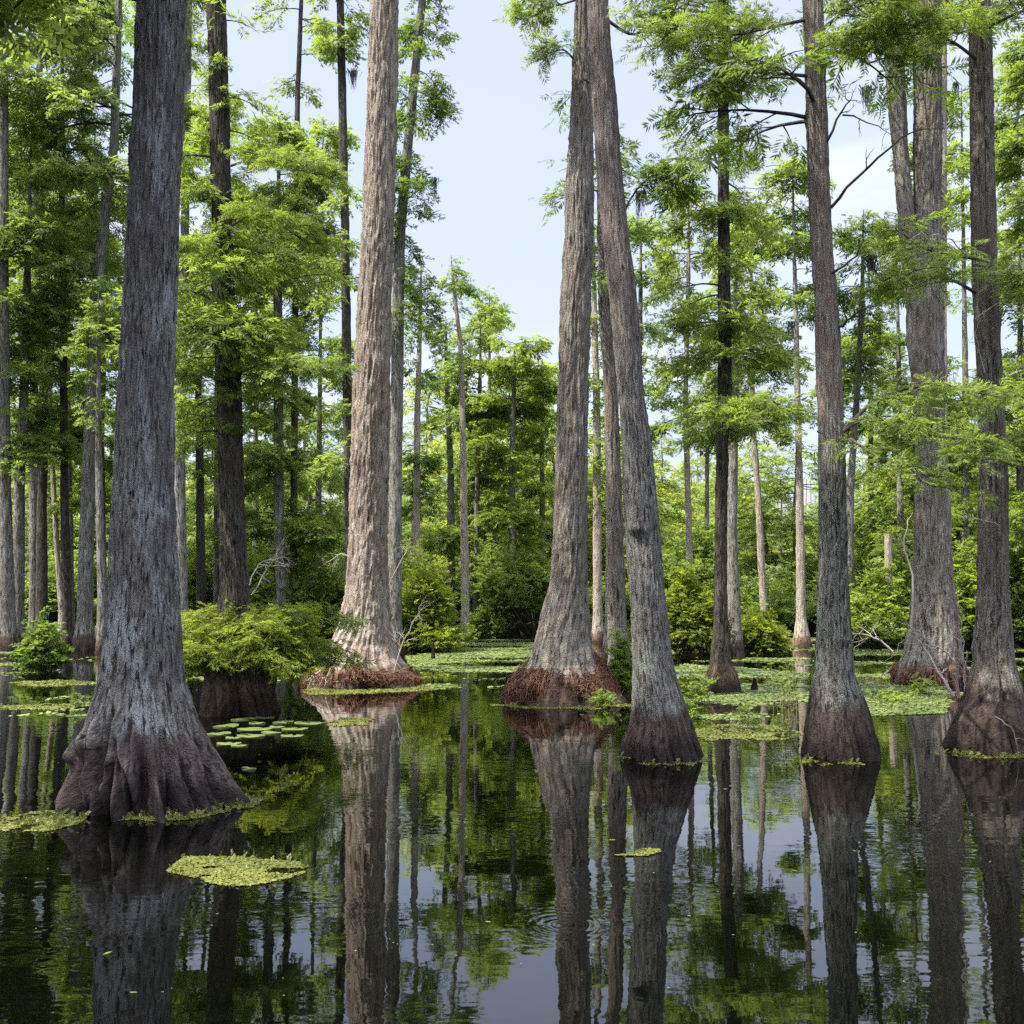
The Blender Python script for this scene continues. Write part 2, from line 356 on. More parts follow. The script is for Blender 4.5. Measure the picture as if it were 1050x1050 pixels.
# ------------------------------------------------------------------ trunks
def trunk_mesh(tr, rng, nth, nz, flute=0.0, nflute=9, fl_h=.6, fib=.008, zmin=-.25, zmax=None, gap=.05, custom=None, seam=0.0, knots=0):
    zmax = zmax or tr.z.max()
    z = np.linspace(0, 1, nz) ** 1.35 * (zmax - zmin) + zmin
    th = np.arange(nth) / nth * 2 * math.pi
    TH, Z = np.meshgrid(th, z)
    R = np.interp(Z, tr.z, tr.r)
    base = math.exp(0)
    fa = flute * np.exp(-np.maximum(Z, 0) / fl_h)
    n1 = tnoise(rng, TH + .15 * np.sin(Z * 1.3), Z, nflute, .35); n2 = tnoise(rng, TH + .1 * np.sin(Z * 2), Z, nflute * 3, .8)
    v1 = 1 - np.abs(2 * n1 - 1); v2 = 1 - np.abs(2 * n2 - 1)
    R = R * (1 - fa * (v1 ** 3) * 1.0 - fa * .45 * v2 ** 3 + fa * .38)
    R = R * (1 + .05 * (tnoise(rng, TH, Z, 5, .7) - .5) * 2)
    rr = float(np.interp(1.5, tr.z, tr.r)); nf = max(10, int(2 * math.pi * rr / gap))
    w = .25 * tnoise(rng, TH, Z, 9, 1.5) + .1 * tnoise(rng, TH, Z, 21, 4)
    f1 = tnoise(rng, TH + w, Z, nf, 2.2); f2 = tnoise(rng, TH + w, Z, nf * 2, 6); f3 = tnoise(rng, TH, Z, nf * 3, 16)
    ridge = 1 - np.abs(2 * f1 - 1)
    R = R + fib * ((ridge - .5) * 1.2 + (f2 - .5) * 1.2 + (f3 - .5) * 1.1)
    for _ in range(knots):
        a, zk, wk = rng.uniform(0, 6.28), rng.uniform(.8, min(zmax, 8)), rng.uniform(.03, .07) * (.6 + rr)
        d2 = (((TH - a + 3.14) % 6.283 - 3.14) * rr / wk) ** 2 + ((Z - zk) / (wk * 1.4)) ** 2
        R = R + wk * .55 * np.exp(-d2) - wk * .8 * np.exp(-d2 * 6)
    if seam: R = R - seam * np.exp(-((TH - 4.6) / .12) ** 2)
    if custom is not None: R = custom(R, TH, Z)
    X = np.interp(Z, tr.z, tr.x) + R * np.cos(TH); Y = np.interp(Z, tr.z, tr.y) + R * np.sin(TH)
    V = np.stack([X, Y, Z], -1).reshape(-1, 3)
    i = np.arange(nz - 1)[:, None]; j = np.arange(nth)[None]; j2 = (j + 1) % nth
    F = np.stack([i * nth + j, i * nth + j2, (i + 1) * nth + j2, (i + 1) * nth + j], -1).reshape(-1, 4)
    mb = MB(); mb.add(V, F); rho = max(.1, rr); ww = .10 * (tnoise(rng, TH, Z, 7, .6) - .5)
    mb.A = np.stack([rho * np.cos(TH + ww), rho * np.sin(TH + ww), Z + .25 * (R - rr)], -1).reshape(-1, 3); return mb

def prof_from_edges(edges, Y, base, top_h, taper=.35):
    """edges: (y, xl, xr) photo pixels -> Trunk in metres relative to base"""
    z, x, r = [], [], []
    for (y, xl, xr) in edges:
        a = at(xl, y, Y); b = at(xr, y, Y); z.append(a[2]); x.append((a[0] + b[0]) / 2 - base[0]); r.append((b[0] - a[0]) / 2 * .95)
    z, x, r = map(np.array, (z, x, r)); o = np.argsort(z); z, x, r = z[o], x[o], r[o]
    z = z - base[2]
    if z[0] > -.1: z = np.r_[-.4, z]; x = np.r_[x[0], x]; r = np.r_[r[0] * 1.04, r]
    if top_h > z[-1] + .5:
        k = -3 if len(z) > 4 else 0
        sl = (x[-1] - x[k]) / (z[-1] - z[k]); dz = top_h - z[-1]
        z = np.r_[z, z[-1] + dz * .5, top_h]; x = np.r_[x, x[-1] + sl * dz * .4, x[-1] + sl * dz * .7]; r = np.r_[r, r[-1] * (1 - (1 - taper) * .5), r[-1] * taper * .3]
    return Trunk(z, x, np.zeros_like(z), r)

def root_skirt(rng, tr, base_r, zt, n, **k_):
    """matted fine roots that grow out of the flare at the old water line and hang over hollows: local coordinates"""
    mb = MB(); G = np.linspace(0, 2 * math.pi, 361)
    top = .40 + .95 * tnoise(rng, G, G * 0, 8, 1); hol = tnoise(rng, G, G * 0, 11, 1); den = tnoise(rng, G, G * 0, 15, 1); out = tnoise(rng, G, G * 0, 8, 1)
    I = lambda A, T: np.interp(np.mod(A, 2 * math.pi), G, T)
    def strands(n, r0, r1, lmin, lmax, wander, lift, k=8, m=0, zlo=.0, jit=.012):
        t = np.linspace(0, 1, k); a0 = rng.uniform(0, 2 * math.pi, n * 3); a0 = a0[rng.random(n * 3) < .06 + .94 * sstep(.28, .6, I(a0, den))][:n]; n = len(a0)
        open_ = I(a0, hol) > .52
        z0 = zt * I(a0, top) * rng.uniform(.55, 1.08, n); ln = zt * rng.uniform(lmin, lmax, n) * np.where(open_, .55, 1.25)
        z0 = np.where(open_, np.maximum(z0, zt * .5), z0)
        A = a0[:, None] + np.cumsum(rng.normal(0, wander, (n, k)), 1) * rng.choice([.5, 1, 2.2], (n, 1))
        Zz = np.maximum(z0[:, None] - ln[:, None] * t ** 1.3 + np.cumsum(rng.normal(0, jit, (n, k)), 1), -.06)
        bul = (.15 + 1.6 * I(a0, out) ** 1.6)[:, None] * lift * np.sin(np.minimum(1, t * 1.05) * math.pi * .62)
        R = np.interp(np.maximum(Zz, z0[:, None] * .55), tr.z, tr.r) * 1.005 + bul * rng.uniform(.1, 1.1, (n, 1)) + rng.normal(0, jit, (n, k))
        P = np.stack([np.interp(Zz, tr.z, tr.x) + R * np.cos(A), R * np.sin(A), Zz], -1)
        tubes(mb, P, rng.uniform(r0, r1, n)[:, None] * (1 - .55 * t), 4 if r1 > .01 else 3, m)
    strands(int(n * .8), .003, .008, .25, .95, .022, .15)
    strands(n // 9, .003, .006, .15, .6, .12, .15, jit=.03)         # matted, running round the flare
    strands(110, .008, .024, .7, 1.5, .02, .14, zlo=-.05)
    strands(n // 3, .004, .010, .5, 1.2, .03, .10, m=1)
    strands(40, .012, .03, 1.0, 2.0, .014, .05)
    return mb

def dead_branch(name, P, r0, rng, mat, parent=None, twigs=6, tl=.4, loc=None, taper=.85, sub=True):
    """a bare branch: P is a polyline of metres; twigs fork off it"""
    P = np.asarray(P, float); mb = MB()
    s = np.linspace(0, 1, len(P)); t = np.linspace(0, 1, max(8, 2 * len(P)))
    Q = np.stack([np.interp(t, s, P[:, c]) for c in range(3)], 1)
    for _ in range(2): Q[1:-1] = .5 * Q[1:-1] + .25 * (Q[:-2] + Q[2:])
    ln = np.linalg.norm(P[-1] - P[0]); Q[1:-1] += rng.normal(0, .012 * ln, Q[1:-1].shape)
    tube(mb, Q, r0 * (1 - taper * t), 6)
    for i in range(twigs):
        w = rng.uniform(.25, .98); b = np.array([np.interp(w, t, Q[:, c]) for c in range(3)])
        d = unit(P[-1] - P[0]) + rng.normal(0, .75, 3); d = unit(d); l = tl * rng.uniform(.4, 1.2)
        u = np.linspace(0, 1, 6); W = b + d * (u * l)[:, None] + np.cumsum(rng.normal(0, .05 * l, (6, 3)), 0) * (u > 0)[:, None]
        rb = r0 * (1 - taper * w) * .6 + .001; tube(mb, W, rb * (1 - .8 * u), 4)
        if sub:
            for _ in range(2):
                c = W[rng.integers(2, 5)]; e = unit(d + rng.normal(0, .8, 3)); l2 = l * rng.uniform(.3, .6)
                W2 = c + e * (u * l2)[:, None] + np.cumsum(rng.normal(0, .05 * l2, (6, 3)), 0) * (u > 0)[:, None]
                tube(mb, W2, rb * .5 * (1 - .8 * u) + .0008, 3)
    return mb.build(name, mat, parent, loc=loc)
# ------------------------------------------------------------------ the big trunks
TREES = {}
def hero(key, label, edges, yb, mat, seed, top_h, nth=200, nz=260, flute=.2, nflute=9, fl_h=.5, fib=.01, gap=.05, crowns=(), leaf=None, custom=None, skirt=None, deep=.8, seam=0.0):
    rng = np.random.default_rng(seed)
    Df = depth_of(yb); rb = (edges[-1][2] - edges[-1][1]) / 2 * Df / FOC; Y = Df + rb * deep
    base = at((edges[-1][1] + edges[-1][2]) / 2, yb, Y); base[2] = 0
    tr = prof_from_edges(edges, Y, base, top_h)
    root = empty("cypress_tree", base, label, "tree", "big cypress trunks standing in the water")
    trunk_mesh(tr, rng, nth, nz, flute, nflute, fl_h, fib, gap=gap, custom=custom, seam=seam, knots=12).build("trunk", mat, root)
    if skirt:
        root_skirt(rng, tr, skirt[0], skirt[1], skirt[2], lump=.16).build("root_skirt", [FIBRE, DARKROOT], root)
    if crowns:
        mb = MB()
        for c in crowns: crown(mb, rng, tr, **c)
        mb.build("crown", [WOOD, leaf or L_MID], root, smooth=False)
    TREES[key] = (root, tr, base, Y)
    return root, tr, base, Y
def zat(y, Y): return float(at(525, y, Y)[2])

def ridge(R, TH, Z, path, w, amp):
    """a root that runs down the flare: path of (degrees round the trunk, height)"""
    p = np.array(sorted(path, key=lambda q: q[1])); c = np.interp(Z, p[:, 1], p[:, 0])
    m = sstep(p[0, 1] - .08, p[0, 1] + .02, Z) * sstep(p[-1, 1] + .12, p[-1, 1] - .05, Z)
    d = (np.degrees(TH) - c + .7 * np.sin(Z * 19 + c)) / w
    return R + amp * m * np.exp(-np.abs(d) ** 2.6) * (.9 + .14 * np.sin(Z * 13 + c))
def t1_shape(R, TH, Z):
    # hollows and roots facing the viewer (270 degrees is towards the camera)
    for a, w, h, d in ((250, 5, .66, .30), (285, 7, .56, .22), (232, 3, .42, .12), (300, 3.5, .46, .10), (318, 3.5, .42, .10), (214, 3, .5, .10), (336, 4, .44, .08), (196, 4, .44, .10), (264, 3, .46, .12), (274, 2.5, .4, .12), (308, 2.5, .34, .08), (226, 2.5, .36, .08), (204, 2.5, .36, .08)):
        g = np.exp(-np.abs((np.degrees(TH) - a + 2 * np.sin(Z * 9 + a)) / w) ** 2)
        R = R * (1 - min(.52, d * 1.75) * g * sstep(h + .12, h - .3, Z))
    for path, w, amp in (([(264, .75), (262, .5), (257, .25), (254, -.1)], 3.2, .075), ([(266, .70), (270, .45), (279, .2), (284, -.05)], 2.6, .06), ([(266, .4), (266, .2), (268, -.1)], 2.0, .05),
                         ([(240, .7), (238, .4), (235, .1), (234, -.1)], 3.5, .06), ([(222, .6), (219, .3), (217, -.1)], 3, .055), ([(292, .6), (295, .3), (297, -.1)], 3, .05), ([(310, .6), (313, .2), (314, -.1)], 3.4, .045), ([(206, .5), (200, .2), (196, -.1)], 4, .07), ([(328, .5), (332, .1), (333, -.1)], 4, .05)):
        R = ridge(R, TH, Z, path, w * .85, amp * 1.35)
    return R
hero("T1", "stout dark grey trunk with flaky bark and the widest root flare", [(0, 142, 192), (100, 138, 189), (200, 133, 184), (300, 127.5, 181), (400, 122, 177.5), (500, 117.5, 179), (600, 112, 184.5),
     (660, 106, 188), (700, 100, 192), (740, 87, 208), (780, 72, 228), (810, 59, 243), (832, 53, 250)], 838, B_GREY, 11, 17, nth=420, nz=420, flute=.5, nflute=17, fl_h=.33, fib=.012, gap=.03,
     crowns=[dict(z0=7.0, z1=12, hw=3.9, n=44, up=.2, droop=.2, size=.36, tpl=T_FAR, dens=1.2, az=(206, 26)), dict(z0=11, z1=15, hw=1.2, n=9, up=.3, droop=.2, size=.36, tpl=T_FAR, dens=1.0)], custom=t1_shape, deep=.75)  # unseen low crown towards the sun, shaped to shade this trunk
hero("T2", "pale tan fibrous trunk rising from an overhanging skirt of reddish roots", [(0, 379, 408), (100, 377, 407), (200, 372, 405), (300, 367, 402), (400, 362, 400), (500, 358, 399), (560, 356, 398.5), (600, 354, 400),
     (620, 351, 402), (640, 347, 403), (660, 338, 406), (675, 329, 412), (688, 321, 422), (706, 316, 432)], 706, B_TAN, 12, 22, nth=300, nz=340, flute=.34, nflute=14, fl_h=.25, fib=.026, gap=.085,
     crowns=[dict(z0=16, z1=21, hw=2.4, n=9, up=.4, droop=.2, size=.36, tpl=T_FAR, dens=.8)], skirt=(1, .40, 3400))
hero("T4", "grey brown trunk with a bulging base over matted orange brown roots", [(0, 590, 606), (100, 586, 608), (200, 579.5, 608.5), (250, 578, 608), (300, 574.5, 606), (400, 572, 603), (500, 569, 602), (560, 566, 602), (600, 563, 602), (640, 551, 605),
     (660, 546, 607), (680, 540, 613), (695, 529, 623), (724, 512, 641)], 724, B_BROWN, 13, 20, nth=300, nz=320, flute=.36, nflute=12, fl_h=.36, fib=.022, gap=.08,
     crowns=[dict(z0=13, z1=19, hw=2.6, n=14, up=.4, droop=.2, size=.36, tpl=T_FAR, dens=.8)], skirt=(1, .52, 3600))
def t3_shape(R, TH, Z):
    z = TREES_Z3(546); a = np.degrees(TH)
    g = np.exp(-((a - 248) / 27) ** 2)
    R = R + .035 * g * sstep(z + .55, z + .02, Z) * (Z > z) - .02 * g * sstep(z - .5, z, Z) * (Z <= z)
    R = R * (1 - .02 * np.exp(-((Z - TREES_Z3(618)) / .008) ** 2))
    return R
D3 = depth_of(780) + .4
def TREES_Z3(y): return zat(y, D3)
hero("T3", "leaning grey trunk with a torn bark ledge halfway and green lichen low down", [(0, 602, 623.5), (50, 604, 627), (100, 606.5, 632), (150, 609.5, 636), (200, 614, 640.5), (250, 618, 646), (300, 624, 653), (350, 629, 657), (400, 633.5, 660.5), (450, 637, 668),
     (500, 639, 673), (550, 641, 678), (600, 645, 681), (650, 646.5, 687), (680, 648, 690), (700, 647, 697), (720, 647, 704), (740, 645, 711), (760, 637, 718), (782, 637, 725)], 782, B_FORK, 14, 17,
     nth=360, nz=400, flute=.34, nflute=15, fl_h=.34, fib=.011, gap=.042, crowns=[dict(z0=11.5, z1=16, hw=1.6, n=7, up=.4, size=.4, tpl=T_FAR, dens=.8)], custom=t3_shape)
hero("T5", "straight trunk with pale lichen spots and dark brown conical foot", [(0, 823, 843.5), (50, 824.5, 845), (100, 826, 847), (150, 827.5, 849), (200, 829.5, 851), (250, 831, 854), (300, 835, 858.5), (350, 836, 862), (400, 837, 863.5), (450, 839, 866), (500, 840, 868),
     (550, 839.5, 869), (600, 838.5, 870), (650, 837, 874), (690, 834, 877), (700, 832, 880), (720, 829, 888), (740, 825, 895), (760, 822.5, 901), (778, 821, 905)], 780, B_LICHEN, 15, 16,
     nth=360, nz=400, flute=.32, nflute=13, fl_h=.34, fib=.010, gap=.03, crowns=[dict(z0=6.6, z1=14, hw=1.5, n=20, up=.25, size=.26, tpl=T_MID, dens=.9, az=(10, 70))], leaf=L_DARK)
hero("T6", "massive old trunk with a forked stem and a dark undercut base", [(0, 936, 964), (100, 937, 965), (200, 937, 964.5), (250, 936, 966), (300, 930, 967), (350, 931, 968), (400, 937, 968), (450, 938.5, 969), (500, 939, 973), (550, 938, 975), (600, 936, 977), (650, 931, 983), (670, 927, 985), (688, 920, 987), (704, 916, 989)],
     704, B_BROWN, 16, 21, nth=280, nz=320, flute=.3, nflute=12, fl_h=.3, fib=.018, gap=.07, crowns=[dict(z0=11.4, z1=20, hw=3.0, n=22, up=.3, size=.4, tpl=T_MID, dens=.9)], leaf=L_MID, skirt=(1, .34, 900))
hero("T7", "dark brown trunk beside the reddish dead twigs, its flare grooved and black", [(0, 993, 1015), (100, 994.5, 1018), (200, 996, 1020), (300, 998, 1023), (400, 1003, 1028), (500, 1005, 1033), (550, 1003.5, 1033), (600, 1003, 1034), (650, 999, 1037), (680, 997, 1040), (700, 992, 1046),
     (720, 986, 1052), (740, 976, 1059), (760, 970, 1066), (772, 967, 1072)], 774, B_EDGE, 17, 17, nth=360, nz=400, flute=.46, nflute=11, fl_h=.36, fib=.010, gap=.042, crowns=[dict(z0=7.6, z1=15, hw=1.8, n=18, up=.3, size=.3, tpl=T_MID, dens=.9)], leaf=L_MID, seam=.03)
hero("T8", "slim dark trunk leafy along its whole height beside the leaning grey trunk", [(0, 736, 747), (100, 736, 747), (200, 736, 748), (300, 736, 749), (400, 736, 751), (450, 735, 747), (500, 733.5, 746), (600, 732.5, 745.5), (650, 731, 747), (680, 727, 751), (690, 724, 757), (700, 721, 761), (712, 721, 763)],
     711, B_DARK, 18, 15, nth=140, nz=260, flute=.3, nflute=8, fl_h=.3, fib=.012, gap=.05,
     crowns=[dict(z0=9.0, z1=14, hw=1.75, n=20, up=.15, droop=.4, size=.3, dens=.7), dict(z0=7.9, z1=8.7, hw=1.15, n=9, up=.1, size=.28), dict(z0=6.1, z1=7.3, hw=1.15, n=14, up=.15, size=.28),
             dict(z0=5.3, z1=5.8, hw=1.35, n=10, up=.1, size=.28, dens=1.2), dict(z0=4.5, z1=4.75, hw=1.6, n=12, up=.05, droop=.25, size=.28, dens=1.3), dict(z0=4.9, z1=13, hw=.3, n=60, up=.3, size=.2, dens=1.0)], leaf=L_MID)
hero("T9", "dark trunk rising out of the feathery bush on a rotten stump", [(0, 211, 231), (50, 213.5, 233), (100, 215, 234.5), (200, 217, 236.5), (300, 217.5, 240.5), (400, 222, 248), (500, 224, 250.5), (550, 225.5, 252), (600, 225.5, 255), (630, 224, 258), (660, 217, 266), (690, 212, 276), (715, 208, 284), (735, 206, 288)],
     735, B_DARK, 19, 19, nth=220, nz=300, flute=.6, nflute=9, fl_h=.6, fib=.014, gap=.045,
     crowns=[dict(z0=6.6, z1=8.2, hw=1.25, n=14, up=.1, droop=.3, size=.28, dens=1.2), dict(z0=4.2, z1=6.6, hw=1.35, n=34, up=.12, droop=.35, size=.28, dens=1.25), dict(z0=8.6, z1=17, hw=1.3, n=16, up=.3, size=.32, tpl=T_MID, dens=.8), dict(z0=4.0, z1=9, hw=.3, n=40, up=.2, size=.2)], leaf=L_MID)
hero("T10", "narrow brown trunk half hidden behind the leaning grey trunk", [(200, 612, 626), (300, 613, 628), (400, 619, 633), (500, 621.5, 638), (600, 623, 641), (660, 624, 645), (690, 622, 647), (712, 618, 650)], 712, B_BROWN, 20, 13, nth=120, nz=200, flute=.12, fib=.014, gap=.06,
     crowns=[dict(z0=7.2, z1=10.2, hw=1.15, n=16, up=.1, droop=.6, size=.3, dens=.8)], leaf=L_DARK)

# forked second stem of the massive trunk
root, tr, base, Y = TREES["T6"]
st = prof_from_edges([(-10, 908, 926), (50, 909, 929), (100, 912, 931), (150, 917, 933), (200, 921, 938), (260, 926, 944), (330, 934, 950)], Y - .1, base, 20)
st.z = np.where(st.z < 0, zat(331, Y), st.z)
trunk_mesh(st, np.random.default_rng(3), 90, 200, 0, 7, 1, .016, zmin=zat(330, Y), gap=.07).build("stem", B_BROWN, root)

# low branches that the photo shows one by one
def leafy_branch(key, pts, leaf, seed, size=.165, tpl=T_NEAR, dens=1.2, droop=.3, L_side=.45, nlimb=9, r0=.02, spread=75, mat=None):
    """branch of a big tree: pts (x, y, toward camera m) in the photo; side limbs grow off it"""
    root, tr, base, Y = TREES[key]; rng = np.random.default_rng(seed); mb = MB()
    P = np.array([at(x, y, Y - dy) - base for x, y, dy in pts]); s = np.linspace(0, 1, len(P)); t = np.linspace(0, 1, 12)
    Q = np.stack([np.interp(t, s, P[:, c]) for c in range(3)], 1)
    for _ in range(2): Q[1:-1] = .5 * Q[1:-1] + .25 * (Q[:-2] + Q[2:])
    tube(mb, Q, r0 * (1 - .75 * t), 6)
    d = Q[-1] - Q[0]; az = math.atan2(d[1], d[0])
    for i in range(nlimb):
        w = .22 + .78 * (i + rng.random()) / nlimb; b = np.array([np.interp(w, t, Q[:, c]) for c in range(3)])
        limb(mb, rng, b, az + (1 if i % 2 else -1) * math.radians(rng.uniform(15, spread)), L_side * rng.uniform(.6, 1.3), up=rng.uniform(-.1, .25), droop=droop, r0=r0 * .45, size=size, tpl=tpl, dens=dens, s0=.15, twigk=9)
    mb.build("branch", [mat or WOOD, leaf], root, smooth=False)
leafy_branch("T5", [(865, 442, .2), (885, 425, .3), (915, 432, .5), (950, 440, .8), (985, 452, 1.0), (1010, 462, 1.2)], L_MID, 31, dens=.75, nlimb=13, L_side=.5)
leafy_branch("T5", [(866, 446, .1), (890, 462, .5), (925, 485, .9), (960, 500, 1.2)], L_MID, 32, dens=.7, nlimb=8, L_side=.34)
leafy_branch("T5", [(866, 440, .2), (900, 405, .4), (940, 395, .5), (990, 400, .7), (1040, 410, .9)], L_MID, 33, dens=.75, nlimb=13, L_side=.45)
leafy_branch("T7", [(1000, 265, .1), (975, 262, .4), (945, 255, .6), (915, 232, .7)], L_MID, 34, dens=.8, nlimb=12, L_side=.42)
leafy_branch("T7", [(1000, 300, .1), (975, 285, .4), (940, 282, .5), (912, 290, .6)], L_MID, 35, dens=.75, nlimb=12, L_side=.36)
leafy_branch("T7", [(1018, 280, .1), (1040, 282, .3), (1075, 290, .5)], L_MID, 36, nlimb=10, L_side=.45)
leafy_branch("T7", [(1020, 470, .1), (1050, 440, .2), (1090, 430, .3)], L_MID, 37, nlimb=12, L_side=.5)
leafy_branch("T7", [(1000, 60, .1), (975, 40, .4), (940, 32, .6), (895, 40, .8)], L_MID, 38, nlimb=14, L_side=.5)
leafy_branch("T5", [(843, 30, .1), (870, 10, .3), (905, -25, .4)], L_MID, 39, dens=.9, nlimb=12, L_side=.5)
leafy_branch("T5", [(828, 20, .0), (790, 28, .2), (750, 38, .4), (700, 30, .5)], L_MID, 40, nlimb=16, L_side=.42, dens=1.0)
leafy_branch("T5", [(829, 78, .0), (795, 75, .2), (760, 74, .3), (715, 70, .4)], L_MID, 41, nlimb=13, L_side=.38, dens=.9)
leafy_branch("T3", [(622, 20, -.3), (650, 40, -.3), (675, 20, -.2), (710, 0, 0)], L_MID, 42, nlimb=16, L_side=.5, dens=1.0)
leafy_branch("T4", [(590, 0, .1), (575, 5, .2), (560, 8, .3), (540, 0, .3)], L_MID, 43, nlimb=9, L_side=.4, size=.25)
leafy_branch("T4", [(588, 60, .1), (578, 50, .3), (562, 55, .4)], L_MID, 44, nlimb=5, L_side=.32, size=.25)
leafy_branch("T10", [(640, 215, .1), (655, 190, .2), (675, 175, .3), (685, 190, .3)], L_DARK, 45, nlimb=8, L_side=.5, size=.3, tpl=T_MID)
leafy_branch("T9", [(217, 262, .1), (205, 258, .4), (195, 250, .6), (180, 258, .8)], L_MID, 46, nlimb=9, L_side=.4)
leafy_branch("T9", [(237, 232, .1), (262, 215, .5), (290, 232, .7), (315, 250, .8)], L_MID, 47, nlimb=16, L_side=.5)
leafy_branch("T9", [(240, 385, .1), (270, 372, .5), (300, 370, .7), (335, 378, .9)], L_MID, 48, nlimb=14, L_side=.42)
leafy_branch("T9", [(237, 170, .1), (265, 160, .5), (290, 170, .7), (320, 178, .8)], L_MID, 49, nlimb=14, L_side=.5)
leafy_branch("T9", [(222, 390, .1), (205, 380, .4), (190, 378, .6)], L_MID, 50, nlimb=8, L_side=.35)

def bare(key, pts, r, seed, twigs=6, tl=.35, mat=None):
    root, tr, base, Y = TREES[key]
    P = [at(x, y, Y - dy) - base for x, y, dy in pts]
    dead_branch("dead_branch", P, r, np.random.default_rng(seed), mat or WOOD, root, twigs, tl)
bare("T5", [(852, 213, .1), (872, 190, .3), (895, 168, .4), (918, 143, .5), (945, 132, .5), (970, 132, .5)], .02, 1, 5, .2)
bare("T5", [(848, 145, .1), (862, 118, .2), (870, 100, .3), (883, 104, .3)], .016, 2, 5, .25)
bare("T5", [(864, 118, .2), (885, 122, .3), (905, 132, .4), (918, 140, .5)], .01, 3, 5, .2)
bare("T5", [(830, 92, .1), (812, 75, .2), (795, 60, .3)], .014, 4, 5, .3)
bare("T5", [(853, 280, .1), (868, 272, .2), (882, 258, .2), (888, 240, .3)], .016, 5, 5, .2)
bare("T5", [(860, 335, .1), (875, 325, .2), (890, 306, .2)], .018, 6, 5, .25)
bare("T5", [(838, 442, .25), (845, 445, .3), (848, 450, .32)], .012, 7, 1, .05)
bare("T7", [(995, 90, .2), (975, 98, .5), (945, 92, .7), (930, 88, .7)], .006, 8, 3, .15, DEADW)
bare("T7", [(1000, 262, .2), (985, 258, .6), (975, 245, .8), (955, 240, .9), (938, 243, .9), (925, 250, .9)], .009, 9, 3, .15, DEADW)
bare("T7", [(1000, 327, .3), (1020, 312, .4), (1040, 302, .4), (1060, 300, .4)], .008, 10, 8, .4, DEADW)
bare("T7", [(1010, 382, .3), (1000, 345, .3), (1004, 320, .3)], .005, 11, 4, .2, DEADW)
bare("T7", [(1028, 470, .3), (1045, 472, .4), (1070, 473, .4)], .007, 12, 3, .3, DEADW)
bare("T7", [(1025, 540, .25), (1000, 530, .4), (980, 535, .5)], .006, 13, 4, .2, DEADW)
bare("T7", [(1018, 45, .2), (1012, 25, .3), (1018, 0, .3)], .008, 14, 6, .3, DEADW)
bare("T4", [(604, 85, .4), (598, 80, .5), (594, 84, .55)], .016, 15, 2, .1)
bare("T9", [(256, 600, .5), (262, 580, .6), (272, 570, .6), (300, 582, .6)], .012, 16, 10, .35, DEADW)
bare("T9", [(258, 610, .5), (280, 575, .5), (290, 565, .5)], .010, 17, 9, .3, DEADW)
bare("T2", [(404, 690, .6), (412, 665, .7), (420, 640, .7), (432, 625, .7)], .018, 18, 9, .4, DEADW)
bare("T2", [(399, 600, .3), (408, 580, .4), (420, 560, .4)], .012, 19, 7, .5, DEADW)
bare("T2", [(356, 570, .3), (348, 566, .4), (345, 578, .4)], .012, 20, 6, .3, DEADW)
bare("T2", [(330, 686, .9), (322, 692, 1.0), (315, 706, 1.05)], .014, 21, 6, .25, DEADW)
bare("T2", [(340, 684, .9), (334, 696, 1.0), (332, 707, 1.05)], .012, 22, 5, .2, DEADW)
bare("T7", [(1020, 735, .65), (1035, 742, .7), (1042, 755, .72), (1044, 772, .72)], .01, 23, 2, .15, REDW)
bare("T10", [(655, 545, .2), (668, 560, .2), (676, 580, .2)], .01, 24, 4, .3)
bare("T8", [(736, 178, .1), (725, 162, .2), (712, 145, .3)], .018, 25, 5, .2)

def at_thing(x, y, Y): return at(x, y, Y)
def free_branch(name, label, cat, pts, r, seed, mat, twigs=6, tl=.3, group=None):
    P = np.array([at(x, y, Y) for x, y, Y in pts]); b = P[0].copy()
    o = dead_branch(name, P - b, r, np.random.default_rng(seed), mat, None, twigs, tl, loc=b)
    return tag(o, label, cat, group)
free_branch("dead_branch", "pale peeled branch leaning out of the water against the reddish stems", "branch", [(978, 714, 12.2), (966, 695, 12.3), (955, 674, 12.5), (946, 659, 12.6), (938, 656, 12.6)], .02, 51, DEADW, 3, .3)
free_branch("dead_sapling", "bare reddish sapling standing in front of the massive old trunk", "sapling", [(983, 716, 12.4), (982, 680, 12.5), (980, 640, 12.5), (977, 600, 12.5), (974, 580, 12.5), (968, 568, 12.5)], .02, 52, REDW, 11, .3)
free_branch("dead_sapling", "pale bare sapling with a kink next to the dark brown flare", "sapling", [(990, 712, 12.2), (989, 690, 12.2), (987, 676, 12.2), (985, 650, 12.2), (986, 622, 12.2)], .017, 53, DEADW, 8, .28)
free_branch("dead_branch", "tangle of thin grey twigs across the massive trunk's foot", "branch", [(985, 685, 12.8), (968, 668, 12.9), (950, 655, 12.9), (930, 645, 12.9)], .012, 54, DEADW, 14, .5)
free_branch("vine", "thin pale vine hanging beside the massive old trunk", "vine", [(930, 660, 18.4), (933, 620, 18.3), (934, 585, 18.3), (928, 555, 18.2), (932, 535, 18.2), (936, 525, 18.2)], .022, 55, DEADW, 2, .2)
free_branch("dead_branch", "bare grey branches lying over the floating plants beyond the lichen trunk", "branch", [(915, 668, 27), (900, 655, 27), (885, 648, 27), (868, 650, 27)], .03, 56, DEADW, 12, .7)
